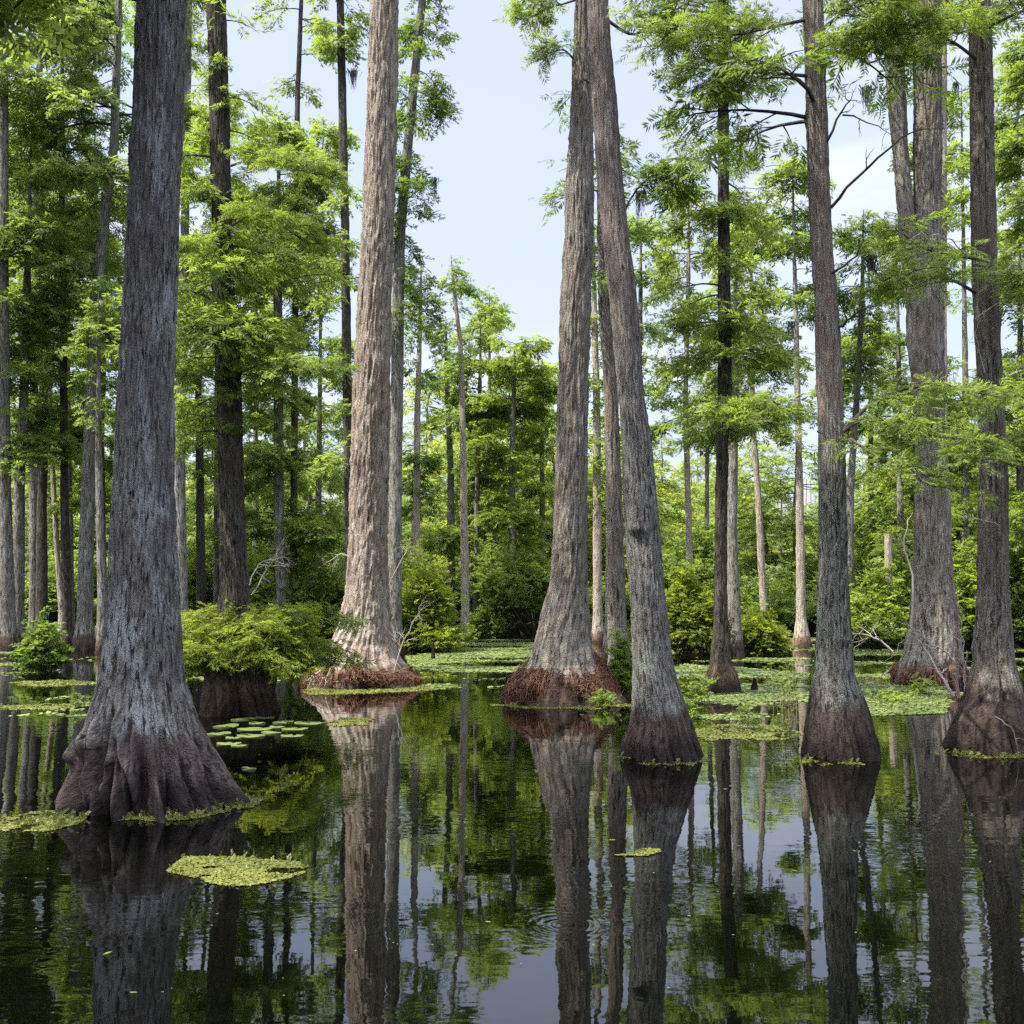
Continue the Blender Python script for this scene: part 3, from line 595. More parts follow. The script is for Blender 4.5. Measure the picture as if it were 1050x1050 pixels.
# ------------------------------------------------------------------ trees of the swamp behind
def bgtree(label, pts, Y, w0, w1, ytop, crowns, barkm, leaf, seed, top_fade=True, kind="swamp_tree", cat="tree", group="slimmer trees behind the big trunks", flare=1.7):
    rng = np.random.default_rng(seed); base = at(pts[0][0], 605 + FOC * CAMH / Y, Y); base[2] = 0
    z = [0]; x = [0.0]; r = [w0 / 2 * Y / FOC * flare]
    z += [.35, .9]; x += [0, 0]; r += [w0 / 2 * Y / FOC * (1 + (flare - 1) * .55), w0 / 2 * Y / FOC * 1.08]
    for i, (xx, yy) in enumerate(pts[1:]):
        p = at(xx, yy, Y); f = (i + 1) / max(1, len(pts) - 1)
        if p[2] < 1: continue
        z.append(p[2]); x.append(p[0] - base[0]); r.append((w0 + (w1 - w0) * f) / 2 * Y / FOC)
    zt = zat(ytop, Y)
    if zt > z[-1] + .3:
        sl = (x[-1] - x[-2]) / max(.5, z[-1] - z[-2]); z.append(zt); x.append(x[-1] + sl * .5 * (zt - z[-2])); r.append(r[-1] * .1)
    z.insert(0, -.4); x.insert(0, 0); r.insert(0, r[0] * 1.05)
    tr = Trunk(z, x, np.zeros(len(z)), r)
    root = empty(kind, base, label, cat, group)
    trunk_mesh(tr, rng, 40, 90, .12, 6, .5, .012, gap=.09).build("trunk", barkm, root)
    mb = MB()
    for c in crowns:
        c = dict(c); y0 = c.pop("y0"); y1 = c.pop("y1"); hw = c.pop("hw")
        c.setdefault("size", .32 if Y < 30 else .38); c.setdefault("tpl", T_FAR)
        c["n"] = int(c["n"] * 1.3); c["dens"] = c.get("dens", 1) * 1.45; c["droop"] = c.get("droop", .45) * 1.15
        crown(mb, rng, tr, zat(y0, Y), min(zat(y1, Y), tr.z.max() * .985), hw * Y / FOC, **c)
    if crowns: mb.build("crown", [WOOD, leaf], root, smooth=False)
    return root, tr, base
C = dict
bg = []
bgtree("stout pale trunk cut by the photo's edge above a dark root clump", [(6, 0), (4, 500), (3, 300), (4, 100)], 30, 15, 9, -120, [C(y0=420, y1=200, hw=60, n=18), C(y0=120, y1=-45, hw=70, n=8)], B_MID, L_MID, 101)
bgtree("pale footed trunk with dense dark green tiers beside the photo's edge", [(17, 0), (20, 500), (25, 400), (28, 280)], 31, 12, 7, 130, [C(y0=470, y1=140, hw=62, n=46, up=.1, dens=1.1)], B_MID, L_MID, 102)
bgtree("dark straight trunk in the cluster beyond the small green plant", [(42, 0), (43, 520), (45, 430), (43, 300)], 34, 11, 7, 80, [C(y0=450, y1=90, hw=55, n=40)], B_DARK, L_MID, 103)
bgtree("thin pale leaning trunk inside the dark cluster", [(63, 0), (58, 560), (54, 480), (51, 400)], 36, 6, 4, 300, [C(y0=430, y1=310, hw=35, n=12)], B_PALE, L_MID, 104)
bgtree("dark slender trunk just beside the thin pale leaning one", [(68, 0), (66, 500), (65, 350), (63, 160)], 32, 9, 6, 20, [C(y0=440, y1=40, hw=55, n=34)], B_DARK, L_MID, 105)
bgtree("grey tree with long bare limbs reaching out under thin foliage", [(86, 0), (90, 500), (98, 340), (106, 230), (117, 150), (122, 0)], 31, 15, 7, -150, [C(y0=330, y1=160, hw=60, n=20), C(y0=140, y1=-45, hw=135, n=20, up=.35, droop=.5, dens=.8, az=(180, 70), tilt=.5)], B_MID, L_PALE, 106)
bgtree("bright yellow green tree close behind the dark grey flaky trunk", [(104, 0), (103, 450), (108, 320)], 36, 9, 5, 180, [C(y0=520, y1=190, hw=45, n=44, up=.1, droop=.3, dens=1.2)], B_MID, L_YEL, 107)
bgtree("slim grey trunk topped by thin leaves against pale sky", [(34, 0), (35, 350), (37, 180), (41, 60)], 37, 9, 6, -40, [C(y0=330, y1=-30, hw=62, n=30, dens=.8)], B_MID, L_MID, 108)
bgtree("brown trunk between the flaky grey trunk and the bushy stump", [(186, 0), (184, 500), (186, 400), (189, 280), (193, 0)], 29, 12, 8, -120, [C(y0=440, y1=100, hw=48, n=36, up=.1, droop=.35, dens=1.1), C(y0=60, y1=-45, hw=45, n=12)], B_MID, L_YEL, 109)
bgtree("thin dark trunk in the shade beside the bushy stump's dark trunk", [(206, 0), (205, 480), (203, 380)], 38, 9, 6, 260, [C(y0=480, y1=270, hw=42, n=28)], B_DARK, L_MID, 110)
bgtree("straight grey trunk under tiers of leaves before the tan trunk", [(290, 0), (286, 550), (285, 300)], 32, 11, 9, 120, [C(y0=560, y1=130, hw=62, n=64, up=.1, droop=.35, dens=1.15)], B_MID, L_MID, 111)
bgtree("airy slim tree with fine pale foliage in the gap beside the tan trunk", [(300, 0), (303, 300), (305, 100), (309, 0)], 33, 7, 4, -100, [C(y0=260, y1=-45, hw=42, n=20, dens=.7)], B_DARK, L_PALE, 112)
bgtree("dark pole like trunk almost touching the tan trunk", [(361, 0), (358, 520), (353, 200), (349, 0)], 23, 10, 8, -120, [C(y0=460, y1=200, hw=34, n=16, up=.1), C(y0=70, y1=-45, hw=40, n=12)], B_DARK, L_MID, 113)
bgtree("mossy grey trunk with a narrow dark column of foliage", [(404, 0), (405, 560), (408, 320), (410, 240), (420, 130), (433, 0)], 29, 15, 8, -120, [C(y0=345, y1=-45, hw=36, n=50, up=.05, droop=.8, dens=1.0), C(y0=235, y1=195, hw=52, n=5, up=.1)], B_MID, L_DARK, 114)
bgtree("thin brown trunk with one dark tuft halfway up", [(426, 0), (428, 420), (431, 320)], 34, 8, 4, 270, [C(y0=510, y1=470, hw=28, n=12, up=.05), C(y0=400, y1=280, hw=24, n=10)], B_PALE, L_DARK, 115)
bgtree("dull grey trunk in the gap near the tall white stem", [(463, 0), (462, 480), (458, 380)], 40, 8, 5, 330, [C(y0=560, y1=340, hw=26, n=16)], B_MID, L_MID, 116)
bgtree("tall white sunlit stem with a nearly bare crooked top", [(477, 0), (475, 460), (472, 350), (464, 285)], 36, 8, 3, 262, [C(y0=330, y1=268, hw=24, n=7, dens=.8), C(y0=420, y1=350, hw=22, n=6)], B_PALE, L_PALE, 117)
bgtree("slender tree right beside the tall white stem's foot", [(488, 0), (489, 520), (492, 400)], 39, 6, 4, 325, [C(y0=580, y1=330, hw=38, n=34, dens=1.1)], B_MID, L_MID, 118)
bgtree("yellow green layered tree filling the gap before the root matted trunk", [(527, 0), (525, 480), (527, 390)], 38, 8, 4, 352, [C(y0=620, y1=358, hw=50, n=44, up=.08, droop=.3, dens=1.25)], B_MID, L_YEL, 119)
bgtree("pointed tree forming the highest tip of the low canopy gap", [(503, 0), (502, 420)], 43, 7, 4, 300, [C(y0=600, y1=304, hw=48, n=38, shape='cone', dens=1.2)], B_MID, L_MID, 120)
bgtree("rounded green tree whose top slopes down to the root matted trunk", [(556, 0), (556, 450)], 44, 7, 4, 368, [C(y0=610, y1=372, hw=40, n=44, dens=1.2)], B_MID, L_YEL, 121)
bgtree("pale thin trunk between the root matted trunk and the leaning one", [(613, 0), (612, 420), (610, 340)], 35, 9, 6, 220, [C(y0=500, y1=230, hw=22, n=34)], B_PALE, L_MID, 122)
bgtree("yellowish feathery tree showing just past the leaning grey trunk", [(655, 0), (655, 400), (657, 300)], 40, 7, 4, 218, [C(y0=410, y1=225, hw=36, n=34, dens=.9)], B_MID, L_PALE, 123)
bgtree("thin pole tree between the leaning trunk and the slim dark trunk", [(709, 0), (705, 500), (703, 400), (706, 280)], 37, 7, 4, 188, [C(y0=430, y1=195, hw=42, n=30)], B_PALE, L_MID, 124)
bgtree("spindly grey trunk close beside the slim dark leafy trunk", [(724, 0), (725, 480), (727, 380)], 41, 5, 3, 330, [C(y0=440, y1=340, hw=30, n=14)], B_MID, L_MID, 125)
bgtree("smooth grey trunk standing close behind the slim dark trunk", [(754, 0), (750, 540), (752, 430), (754, 360)], 28, 12, 9, 260, [C(y0=430, y1=270, hw=45, n=26, up=.1, droop=.35)], B_MID, L_MID, 126)
bgtree("thin tilted pale trunk above the bush on its own stump", [(784, 0), (777, 500), (772, 440), (771, 330)], 35, 7, 4, 200, [C(y0=400, y1=205, hw=48, n=34)], B_PALE, L_MID, 127)
bgtree("tall pale slender trunk with flared foot near the lichen spotted trunk", [(822, 0), (820, 500), (816, 330)], 32, 9, 5, 160, [C(y0=310, y1=165, hw=45, n=26), C(y0=470, y1=440, hw=22, n=5)], B_PALE, L_MID, 128, flare=2.4)
bgtree("crooked thin tree peeking out behind the lichen spotted trunk", [(871, 0), (872, 500), (880, 390), (884, 310)], 33, 8, 5, 215, [C(y0=410, y1=220, hw=42, n=30, dens=.9)], B_MID, L_DARK, 129)
bgtree("short broken pale snag among low bright bushes", [(911, 0), (911, 600), (911, 548)], 32, 9, 7, 546, [], B_PALE, L_MID, 130, kind="tree_snag", cat="snag", flare=1.8)
bgtree("leafy tree filling the corner beyond the dark brown trunk", [(1046, 0), (1047, 400)], 34, 9, 6, 60, [C(y0=590, y1=330, hw=55, n=50, dens=1.1), C(y0=300, y1=70, hw=55, n=34)], B_MID, L_MID, 131)
bgtree("tree between the massive trunk and the dark brown one", [(990, 0), (990, 400)], 40, 9, 6, 90, [C(y0=600, y1=380, hw=45, n=44, dens=1.1), C(y0=300, y1=100, hw=40, n=22)], B_MID, L_YEL, 132)
bgtree("thin tree whose top shows just beside the massive trunk", [(925, 0), (922, 400)], 41, 7, 5, 220, [C(y0=590, y1=230, hw=42, n=46)], B_MID, L_DARK, 133)
bgtree("slim pale stem glimpsed behind the massive trunk's upper part", [(968, 0), (967, 300), (968, 0)], 27, 8, 6, -100, [C(y0=240, y1=140, hw=40, n=10), C(y0=30, y1=-45, hw=60, n=16)], B_PALE, L_MID, 134)
bgtree("pale broad trunk in shade beyond the two brown ones", [(628, 0), (628, 500)], 26, 14, 11, 330, [], B_MID, L_MID, 135)
bgtree("sunlit trunk seen through leaves in the shady cluster", [(104, 0), (103, 560), (101, 470)], 29, 8, 7, 300, [C(y0=430, y1=310, hw=30, n=12)], B_MID, L_MID, 136)

bgtree("full green tree whose leafy tiers hide its trunk beside the grey limbed tree", [(72, 0), (70, 400)], 39, 7, 4, 190, [C(y0=500, y1=195, hw=60, n=34, up=.1, dens=1.1)], B_MID, L_YEL, 140)
bgtree("bushy yellow green tree between flaky trunk and bushy stump, far behind", [(222, 0), (222, 400)], 40, 7, 4, 90, [C(y0=600, y1=95, hw=52, n=40, up=.1, dens=1.1)], B_MID, L_YEL, 142)
bgtree("green tree with drooping tiers close before the dark pole like trunk", [(325, 0), (328, 400)], 38, 8, 4, 120, [C(y0=600, y1=125, hw=52, n=42, up=.1, dens=1.1)], B_MID, L_MID, 143)
bgtree("tree with yellow green tiers low between two grey trunks", [(262, 0), (262, 400)], 43, 7, 4, 200, [C(y0=620, y1=205, hw=50, n=38, up=.1, dens=1.1)], B_MID, L_YEL, 144)
bgtree("dense tree closing the corner past the dark brown trunk", [(1085, 0), (1080, 400)], 30, 9, 6, 20, [C(y0=560, y1=30, hw=70, n=50, up=.1, dens=1.1)], B_MID, L_MID, 145)
bgtree("green tree showing between the lichen trunk and the fork", [(893, 0), (893, 400)], 45, 7, 4, 330, [C(y0=600, y1=335, hw=50, n=44, up=.1, dens=1.1)], B_MID, L_MID, 146)
# long bare limbs of the grey tree
# ------------------------------------------------------------------ the far wood: copies of a few trees
def proto(seed, H, hw, z0, n, leaf, shape, dens=1.0, barkm=B_MID, name="wood_tree", size=.45, r=.13):
    rng = np.random.default_rng(seed)
    zs = np.linspace(0, H, 8); tr = Trunk(np.r_[-.3, zs], np.r_[0, np.cumsum(rng.normal(0, .12, 8)) * (zs > 0)], np.r_[0, np.cumsum(rng.normal(0, .12, 8)) * (zs > 0)], np.r_[r * 1.7, r * 1.6, r * np.linspace(1, .12, 7)])
    root = empty(name, (0, 0, 0)); trunk_mesh(tr, rng, 16, 40, .1, 5, .4, .01, gap=.1).build("trunk", barkm, root)
    mb = MB(); crown(mb, rng, tr, z0, H * .98, hw, n, up=.1, droop=.4, size=size * .9, tpl=T_FAR, dens=dens * .95, shape=shape)
    mb.build("crown", [WOOD, leaf], root, smooth=False); return root
def dup(root):
    r = root.copy(); COL.objects.link(r)
    for ch in root.children:
        c = ch.copy(); COL.objects.link(c); c.parent = r
    return r
L_WOOD = leafmat("leaf_wood", (.12, .18, .04), (.28, .36, .09), trans=.6); L_WOOD2 = leafmat("leaf_wood_yellow", (.15, .20, .03), (.33, .38, .07), trans=.6)
protos = [proto(201, 9, 2.2, 1.2, 40, L_WOOD, 'round', .85), proto(202, 11, 1.9, 2.5, 44, L_WOOD, 'cone', .85), proto(203, 8, 2.4, .8, 40, L_WOOD2, 'round', .85), proto(204, 12, 1.6, 4.5, 34, L_WOOD, 'col', .75, B_PALE),
          proto(205, 7, 2.3, .5, 38, L_MID, 'round', .9), proto(206, 10, 2.3, 1.6, 44, L_WOOD2, 'cone', .85, B_DARK)]
PH = [9, 11, 8, 12, 7, 10]
SKY = [(-200, 400), (0, 410), (120, 420), (200, 420), (300, 400), (360, 400), (440, 410), (470, 380), (500, 370), (545, 400), (575, 410), (640, 430), (690, 445), (720, 440), (800, 448), (870, 465), (905, 430), (990, 420), (1050, 400), (1250, 380)]
def skyline(x): return float(np.interp(x, [a for a, b in SKY], [b for a, b in SKY]))
ZONES = [(122, "leafy tree of the far wood on the outer side of the flaky grey trunk", "far wood beyond the flaky trunk"), (225, "leafy tree of the far wood between the flaky trunk and the bushy stump", "far wood by the bushy stump"),
         (375, "leafy tree of the far wood between the bushy stump and the tan trunk", "far wood by the tan trunk"), (575, "leafy tree of the far wood between the tan trunk and the root matted trunk", "far wood in the open gap"),
         (740, "leafy tree of the far wood behind the leaning grey trunk", "far wood behind the leaning trunk"), (850, "leafy tree of the far wood between slim dark and lichen spotted trunks", "far wood behind the slim dark trunk"),
         (950, "leafy tree of the far wood between the lichen trunk and massive trunk", "far wood behind the lichen trunk"), (9999, "leafy tree of the far wood beyond the massive and dark brown trunks", "far wood beyond the dark brown trunk")]
def zone(x):
    for i, (a, b, c) in enumerate(ZONES):
        if x < a: return i
rng = np.random.default_rng(77); used = set()
NF = 92
for i in range(NF):
    x = -130 + 1310 * (i + rng.uniform(-.4, 1.4)) / NF
    Y = 44 + 20 * ((i * 7) % 11) / 10 + rng.uniform(-1.5, 1.5); yt = skyline(x) + rng.uniform(0, 85) * (1 if i % 3 else .15)
    k = int(rng.choice([0, 1, 2, 3, 3, 3, 3, 4, 5])); H = zat(yt, Y)
    o = protos[k] if k not in used else dup(protos[k]); used.add(k)
    p = at(x, 640, Y); o.location = (p[0], Y, .1); s = H / PH[k]; w = s * rng.uniform(.85, 1.25) * (1.15 if H < 9 else 1)
    o.scale = (w, w, s); o.rotation_euler = (0, 0, rng.uniform(0, 6.28)); z = ZONES[zone(x)]; tag(o, z[1], "tree", z[2])

# ------------------------------------------------------------------ shrubs
def shrub_mesh(rng, W, H, nst, size, tpl, dens=1.0, tilt=.6, lean=0.0, zlow=.3):
    mb = MB(); SPp, SA = [], []
    for i in range(nst):
        a = rng.uniform(0, 2 * math.pi); rho = math.sqrt(rng.random()) * (1 if i % 4 else 1.3); e = np.array([math.cos(a), math.sin(a)])
        end = np.array([e[0] * rho * W / 2 + lean * H, e[1] * rho * W / 2, H * (zlow + (1 - zlow) * math.sqrt(max(.02, 1 - min(1, rho * rho))) * (rng.uniform(.35, .95) if i % 5 else rng.uniform(1.0, 1.25)))])
        st = np.array([e[0] * W * .06, e[1] * W * .06, 0]); u = np.linspace(0, 1, 6)
        mid = (st + end) / 2 + np.array([e[0] * W * .05 - lean * H * .15, e[1] * W * .05, -H * .02]) + rng.normal(0, .04 * W, 3)
        P = ((1 - u) ** 2)[:, None] * st + (2 * u * (1 - u))[:, None] * mid + (u * u)[:, None] * end
        tube(mb, P, (.006 + .008 * H) * (1 - .8 * u), 4)
        c = int(16 * dens * (.4 + H)); w = rng.uniform(.3, 1.03, c) ** .7
        q = np.stack([np.interp(w, u, P[:, k]) for k in range(3)], 1) + rng.normal(0, .075 * (W + H) / 2, (c, 3)) * [1.1, 1.1, .8]
        SPp.append(q); az = rng.uniform(0, 6.28, c); SA.append(np.stack([np.cos(az), np.sin(az), rng.normal(.05, .4, c)], 1) + np.r_[e * .5, 0.1])
    q = np.concatenate(SPp); q[:, 2] = np.maximum(q[:, 2], .04)
    sprays(mb, rng, q, np.concatenate(SA), size, tpl, tilt); return mb
def shrub(label, x, yb, wpx, hpx, leaf, seed, size=.3, tpl=T_LEAF, nst=40, dens=1.0, lean=0, stump=None, name="shrub", cat="bush", group="bushes on stumps and banks", zbase=0, tilt=.6, zlow=.2):
    rng = np.random.default_rng(seed); D = depth_of(yb); b = at(x, yb, D); b[2] = zbase
    root = empty(name, b, label, cat, group)
    mb = shrub_mesh(rng, wpx * D / FOC, hpx * D / FOC - zbase, nst, size, tpl, dens, tilt, lean, zlow)
    mb.build("foliage", [WOOD, leaf], root, smooth=False)
    if stump:
        r = stump * D / FOC; h = stump * 1.1 * D / FOC
        t = Trunk([-.3, 0, h * .6, h], [0, 0, 0, 0], [0, 0, 0, 0], [r, r * .95, r * .75, r * .4])
        m = trunk_mesh(t, rng, 60, 40, .3, 9, .5, .03, gap=.08)
        o = m.build("stump", FIBRE, root); o.location = (0, 0, -zbase)
    return root
# the feathery bush on the rotten stump
rng = np.random.default_rng(61); D = depth_of(735) + .55; b = at(262, 700, D); b[2] = 0
root = empty("cypress_bush", b, "feathery bright yellow green bush growing over the rotten stump", "bush", "bushes on stumps and banks")
mb = MB()
for i in range(7):
    u = np.linspace(0, 1, 5); a = rng.uniform(0, 6.28); tube(mb, np.stack([math.cos(a) * .25 + u * rng.normal(0, .3), math.sin(a) * .25 + u * rng.normal(0, .2), .3 + u * 1.0], 1), .02 * (1 - .6 * u), 5)
for i in range(64):
    a = rng.uniform(0, 6.28); z = rng.uniform(.72, 1.5); f = math.sqrt(max(.1, 1 - ((z - .75) / .95) ** 2))
    limb(mb, rng, np.array([rng.normal(.0, .35), rng.normal(0, .2), z]), a, 1.12 * f * rng.uniform(.55, 1.05), .14, .42, r0=.010, size=.20, tpl=T_NEAR, dens=1.35, tilt=.3, s0=.1, twigk=9)
mb.build("foliage", [WOOD, L_SHRUB], root, smooth=False)
shrub("olive bush with yellowing leaves close behind the tan trunk", 433, 668, 66, 92, L_SHRUB, 301, .22, T_SHRUB, nst=90, dens=1.6, zlow=.1)
shrub("dark green bush on leaning stems beside the root matted trunk", 548, 655, 84, 110, L_MID, 302, .26, T_SHRUB, nst=40, dens=.9, lean=-.25, zlow=.5)
shrub("golden green bush on a dark stump beside the slim dark trunk", 709, 672, 50, 84, L_SHRUB, 303, .22, nst=60, dens=1.7, stump=11)
shrub("low spreading bush on a rooty stump behind the slim dark trunk", 776, 671, 52, 46, L_SHRUB, 304, .24, nst=46, dens=1.8, stump=17)
shrub("small dark green plant at the waterline of the shady cluster", 42, 688, 36, 50, L_DARK, 305, .2, nst=36, dens=1.8)
shrub("leafy vine clump with pale leaves between root skirt and leaning trunk", 636, 716, 22, 62, L_MID, 306, .13, nst=26, dens=1.8, name="vine_clump", cat="vine")
shrub("light green bush below the broken pale snag", 898, 664, 70, 74, L_YEL, 307, .3, nst=50, dens=1.4)
shrub("tall light green bush standing beside the broken pale snag", 925, 662, 34, 92, L_MID, 308, .28, nst=40, dens=1.5)
shrub("yellow green bush between the massive and dark brown trunks", 990, 665, 44, 96, L_YEL, 309, .28, nst=50, dens=1.4)
shrub("bush in the corner past the dark brown trunk", 1052, 664, 60, 120, L_MID, 310, .3, nst=50, dens=1.4)
shrub("dim bush behind the feathery stump bush and tan trunk", 325, 662, 90, 90, L_MID, 311, .3, nst=56, dens=1.4)
shrub("bush under the bare pale twigs beside the dark trunk", 280, 655, 80, 100, L_YEL, 312, .32, nst=56, dens=1.3)
shrub("low leafy clump at the foot of the tall white stem", 500, 655, 40, 32, L_MID, 313, .25, nst=30, dens=2.0)
shrub("rooty dead stump with a few leaves below the broken snag", 905, 664, 26, 18, L_MID, 314, .2, nst=12, dens=1.0, stump=13)

def knee(label, x, yb, wpx, hpx, seed):
    rng = np.random.default_rng(seed); D = depth_of(yb); b = at(x, yb, D); b[2] = 0; r = wpx / 2 * D / FOC; h = hpx * D / FOC
    t = Trunk([-.3, 0, h * .5, h * .9, h], [0, 0, r * .1, r * .2, r * .2], [0] * 5, [r * 1.2, r, r * .62, r * .4, r * .05])
    o = trunk_mesh(t, rng, 40, 40, .25, 6, .5, .012, gap=.05).build("cypress_knee", DARKROOT, loc=b); tag(o, label, "cypress knee", "knees standing in the water")
knee("small dark cypress knee in the green carpet beyond the tan trunk's pale twig", 444, 676, 5, 17, 1)
knee("low blunt cypress knee beside the stump below the golden bush", 683, 686, 9, 12, 2)
knee("thin cypress knee in the shallows by the slim dark trunk's flare", 773, 708, 7, 13, 3)
knee("stubby cypress knee in front of the feathery bush near the tan trunk", 305, 702, 9, 13, 4)
# bank undergrowth: individual bushes along the far shore
sp = []
for k, (leaf, W, H) in enumerate(((L_WOOD, 2.8, 2.0), (L_MID, 2.4, 2.9), (L_WOOD2, 3.0, 1.7))):
    root = empty("shore_bush", (0, 0, 0)); shrub_mesh(np.random.default_rng(400 + k), W, H, 40, .32, T_SHRUB if k else T_FAR, .85).build("foliage", [WOOD, leaf], root, smooth=False); sp.append(root)
rng = np.random.default_rng(88); used = set(); NB = 64
for i in range(NB):
    x = -110 + 1290 * (i + rng.uniform(-.3, 1.3)) / NB; Y = rng.uniform(40.5, 50)
    k = int(rng.choice([0, 0, 1, 1, 2])); o = sp[k] if k not in used else dup(sp[k]); used.add(k)
    p = at(x, 640, Y); o.location = (p[0], Y, .08); s = rng.uniform(.6, 1.25); o.scale = (s * 1.2, s * 1.2, s * rng.uniform(.8, 1.3)); o.rotation_euler = (0, 0, rng.uniform(0, 6.28))
    z = ZONES[zone(x)]; tag(o, z[1].replace("leafy tree of the far wood", "low bush on the far shore"), "bush", z[2].replace("far wood", "shore bushes"))

# ------------------------------------------------------------------ hanging moss
def moss(label, x, y, Y, hpx, wpx, seed, n=60):
    rng = np.random.default_rng(seed); b = at(x, y, Y); mb = MB(); k = 7; t = np.linspace(0, 1, k); h = hpx * Y / FOC; w = wpx * Y / FOC
    c = rng.normal(0, w * .35, (n, 1)); d = rng.normal(0, w * .3, (n, 1)); ln = h * rng.uniform(.25, 1, (n, 1)) * np.exp(-np.abs(c) / w)
    P = np.stack([c * (1 - .4 * t) + np.cumsum(rng.normal(0, .012, (n, k)), 1), d + np.cumsum(rng.normal(0, .012, (n, k)), 1), -ln * t], -1)
    tubes(mb, P, np.full((n, 1), .007) * (1 - .6 * t), 3)
    tag(mb.build("spanish_moss", MOSS, loc=b), label, "moss", "moss hanging from the trees")
moss("grey moss beard on the bare limb between dark pole and tan trunk", 362, 72, 23, 24, 12, 1)
moss("longer of two dark moss strands past the leaning trunk", 655, 196, 18.5, 40, 5, 2, 40)
moss("shorter of two moss strands past the leaning trunk", 660, 195, 18.5, 26, 6, 3, 40)
moss("pointed moss strand on the narrow dark column of foliage", 446, 182, 29, 34, 6, 4, 40)
moss("moss on the forked stem of the massive trunk", 890, 90, 19, 34, 16, 5)
moss("moss below the flat leaf tier of the slim dark trunk", 790, 415, 18, 34, 14, 6)
moss("moss under the upper leaf tier of the slim dark trunk", 812, 330, 18, 26, 9, 7, 40)
moss("moss fringe on the tree with long bare limbs", 75, 95, 31, 28, 22, 8)
moss("brown moss tangle beside the lichen spotted trunk", 893, 262, 11.2, 50, 9, 9, 50)
moss("moss strand between massive trunk and dark brown trunk", 980, 85, 19, 28, 5, 10, 30)
# ------------------------------------------------------------------ water, ground, floating plants
def grid_mesh(x0, x1, y0, y1, nx, ny, zf, name, mat):
    X, Yg = np.meshgrid(np.linspace(x0, x1, nx), np.linspace(y0, y1, ny)); Z = zf(X, Yg)
    i = np.arange(ny - 1)[:, None]; j = np.arange(nx - 1)[None]
    F = np.stack([i * nx + j, i * nx + j + 1, (i + 1) * nx + j + 1, (i + 1) * nx + j], -1).reshape(-1, 4)
    mb = MB(); mb.add(np.stack([X, Yg, Z], -1).reshape(-1, 3), F); return mb.build(name, mat)
m, nt, N, L = newmat("swamp_water")
out = N("ShaderNodeOutputMaterial"); bs = N("ShaderNodeBsdfPrincipled"); L(bs.outputs[0], out.inputs[0])
bs.inputs["Base Color"].default_value = (.0008, .001, .0005, 1); bs.inputs["Roughness"].default_value = .015; bs.inputs["IOR"].default_value = 1.42
bs.inputs["Specular IOR Level"].default_value = 1.0
tc = N("ShaderNodeTexCoord").outputs["Object"]
mp = N("ShaderNodeMapping"); mp.inputs["Scale"].default_value = (1, 1.5, 1); L(tc, mp.inputs[0])
n1 = N("ShaderNodeTexNoise"); n1.inputs["Scale"].default_value = 3.2; n1.inputs["Detail"].default_value = 2; n1.inputs["Roughness"].default_value = .45; L(mp.outputs[0], n1.inputs[0])
n2 = N("ShaderNodeTexNoise"); n2.inputs["Scale"].default_value = .45; n2.inputs["Detail"].default_value = 2; L(tc, n2.inputs[0])
n3 = N("ShaderNodeTexNoise"); n3.inputs["Scale"].default_value = 13; n3.inputs["Detail"].default_value = 1; L(mp.outputs[0], n3.inputs[0])
patch = maprange(N, L, n2.outputs[0], .40, .66, .15, 1)
h = math_(N, L, 'MULTIPLY', math_(N, L, 'ADD', n1.outputs[0], math_(N, L, 'MULTIPLY', n3.outputs[0], .16)), patch)
# rings left by something that touched the surface
p = water_at(577, 948)
vm = N("ShaderNodeVectorMath"); vm.operation = 'DISTANCE'; L(tc, vm.inputs[0]); vm.inputs[1].default_value = tuple(p)
ring = math_(N, L, 'MULTIPLY', math_(N, L, 'SINE', math_(N, L, 'MULTIPLY', vm.outputs["Value"], 105)), maprange(N, L, vm.outputs["Value"], .02, .42, 1, 0))
h = math_(N, L, 'ADD', h, math_(N, L, 'MULTIPLY', ring, .05))
bp = N("ShaderNodeBump"); bp.inputs["Strength"].default_value = 1; bp.inputs["Distance"].default_value = .0029; L(h, bp.inputs["Height"]); L(bp.outputs[0], bs.inputs["Normal"])
W_MAT = m
wat = grid_mesh(-150, 150, -40, 160, 3, 3, lambda x, y: x * 0, "water", W_MAT); tag(wat, kind="structure")

G_MAT = simple("bank_soil", (.018, .016, .009), (.055, .06, .02), 3)
rg = np.random.default_rng(9)
def bank_z(X, Yg):
    n = fbm2(np.random.default_rng(9), X, Yg, .09, 4); edge = 40 + 6 * (fbm2(np.random.default_rng(10), X, Yg * 0, .12, 3) - .5)
    return np.where(Yg > 900, .5, -.5 + sstep(-3, 3, Yg - edge) * .75 + (n - .5) * .35)
gr = grid_mesh(-160, 160, 34, 180, 260, 150, bank_z, "ground", G_MAT); tag(gr, kind="structure")
far = MB(); far.quads([[[-2500, 150, .1], [2500, 150, .1], [2500, 2600, .1], [-2500, 2600, .1]]]); o = far.build("terrain", G_MAT); tag(o, kind="structure")
side = MB()

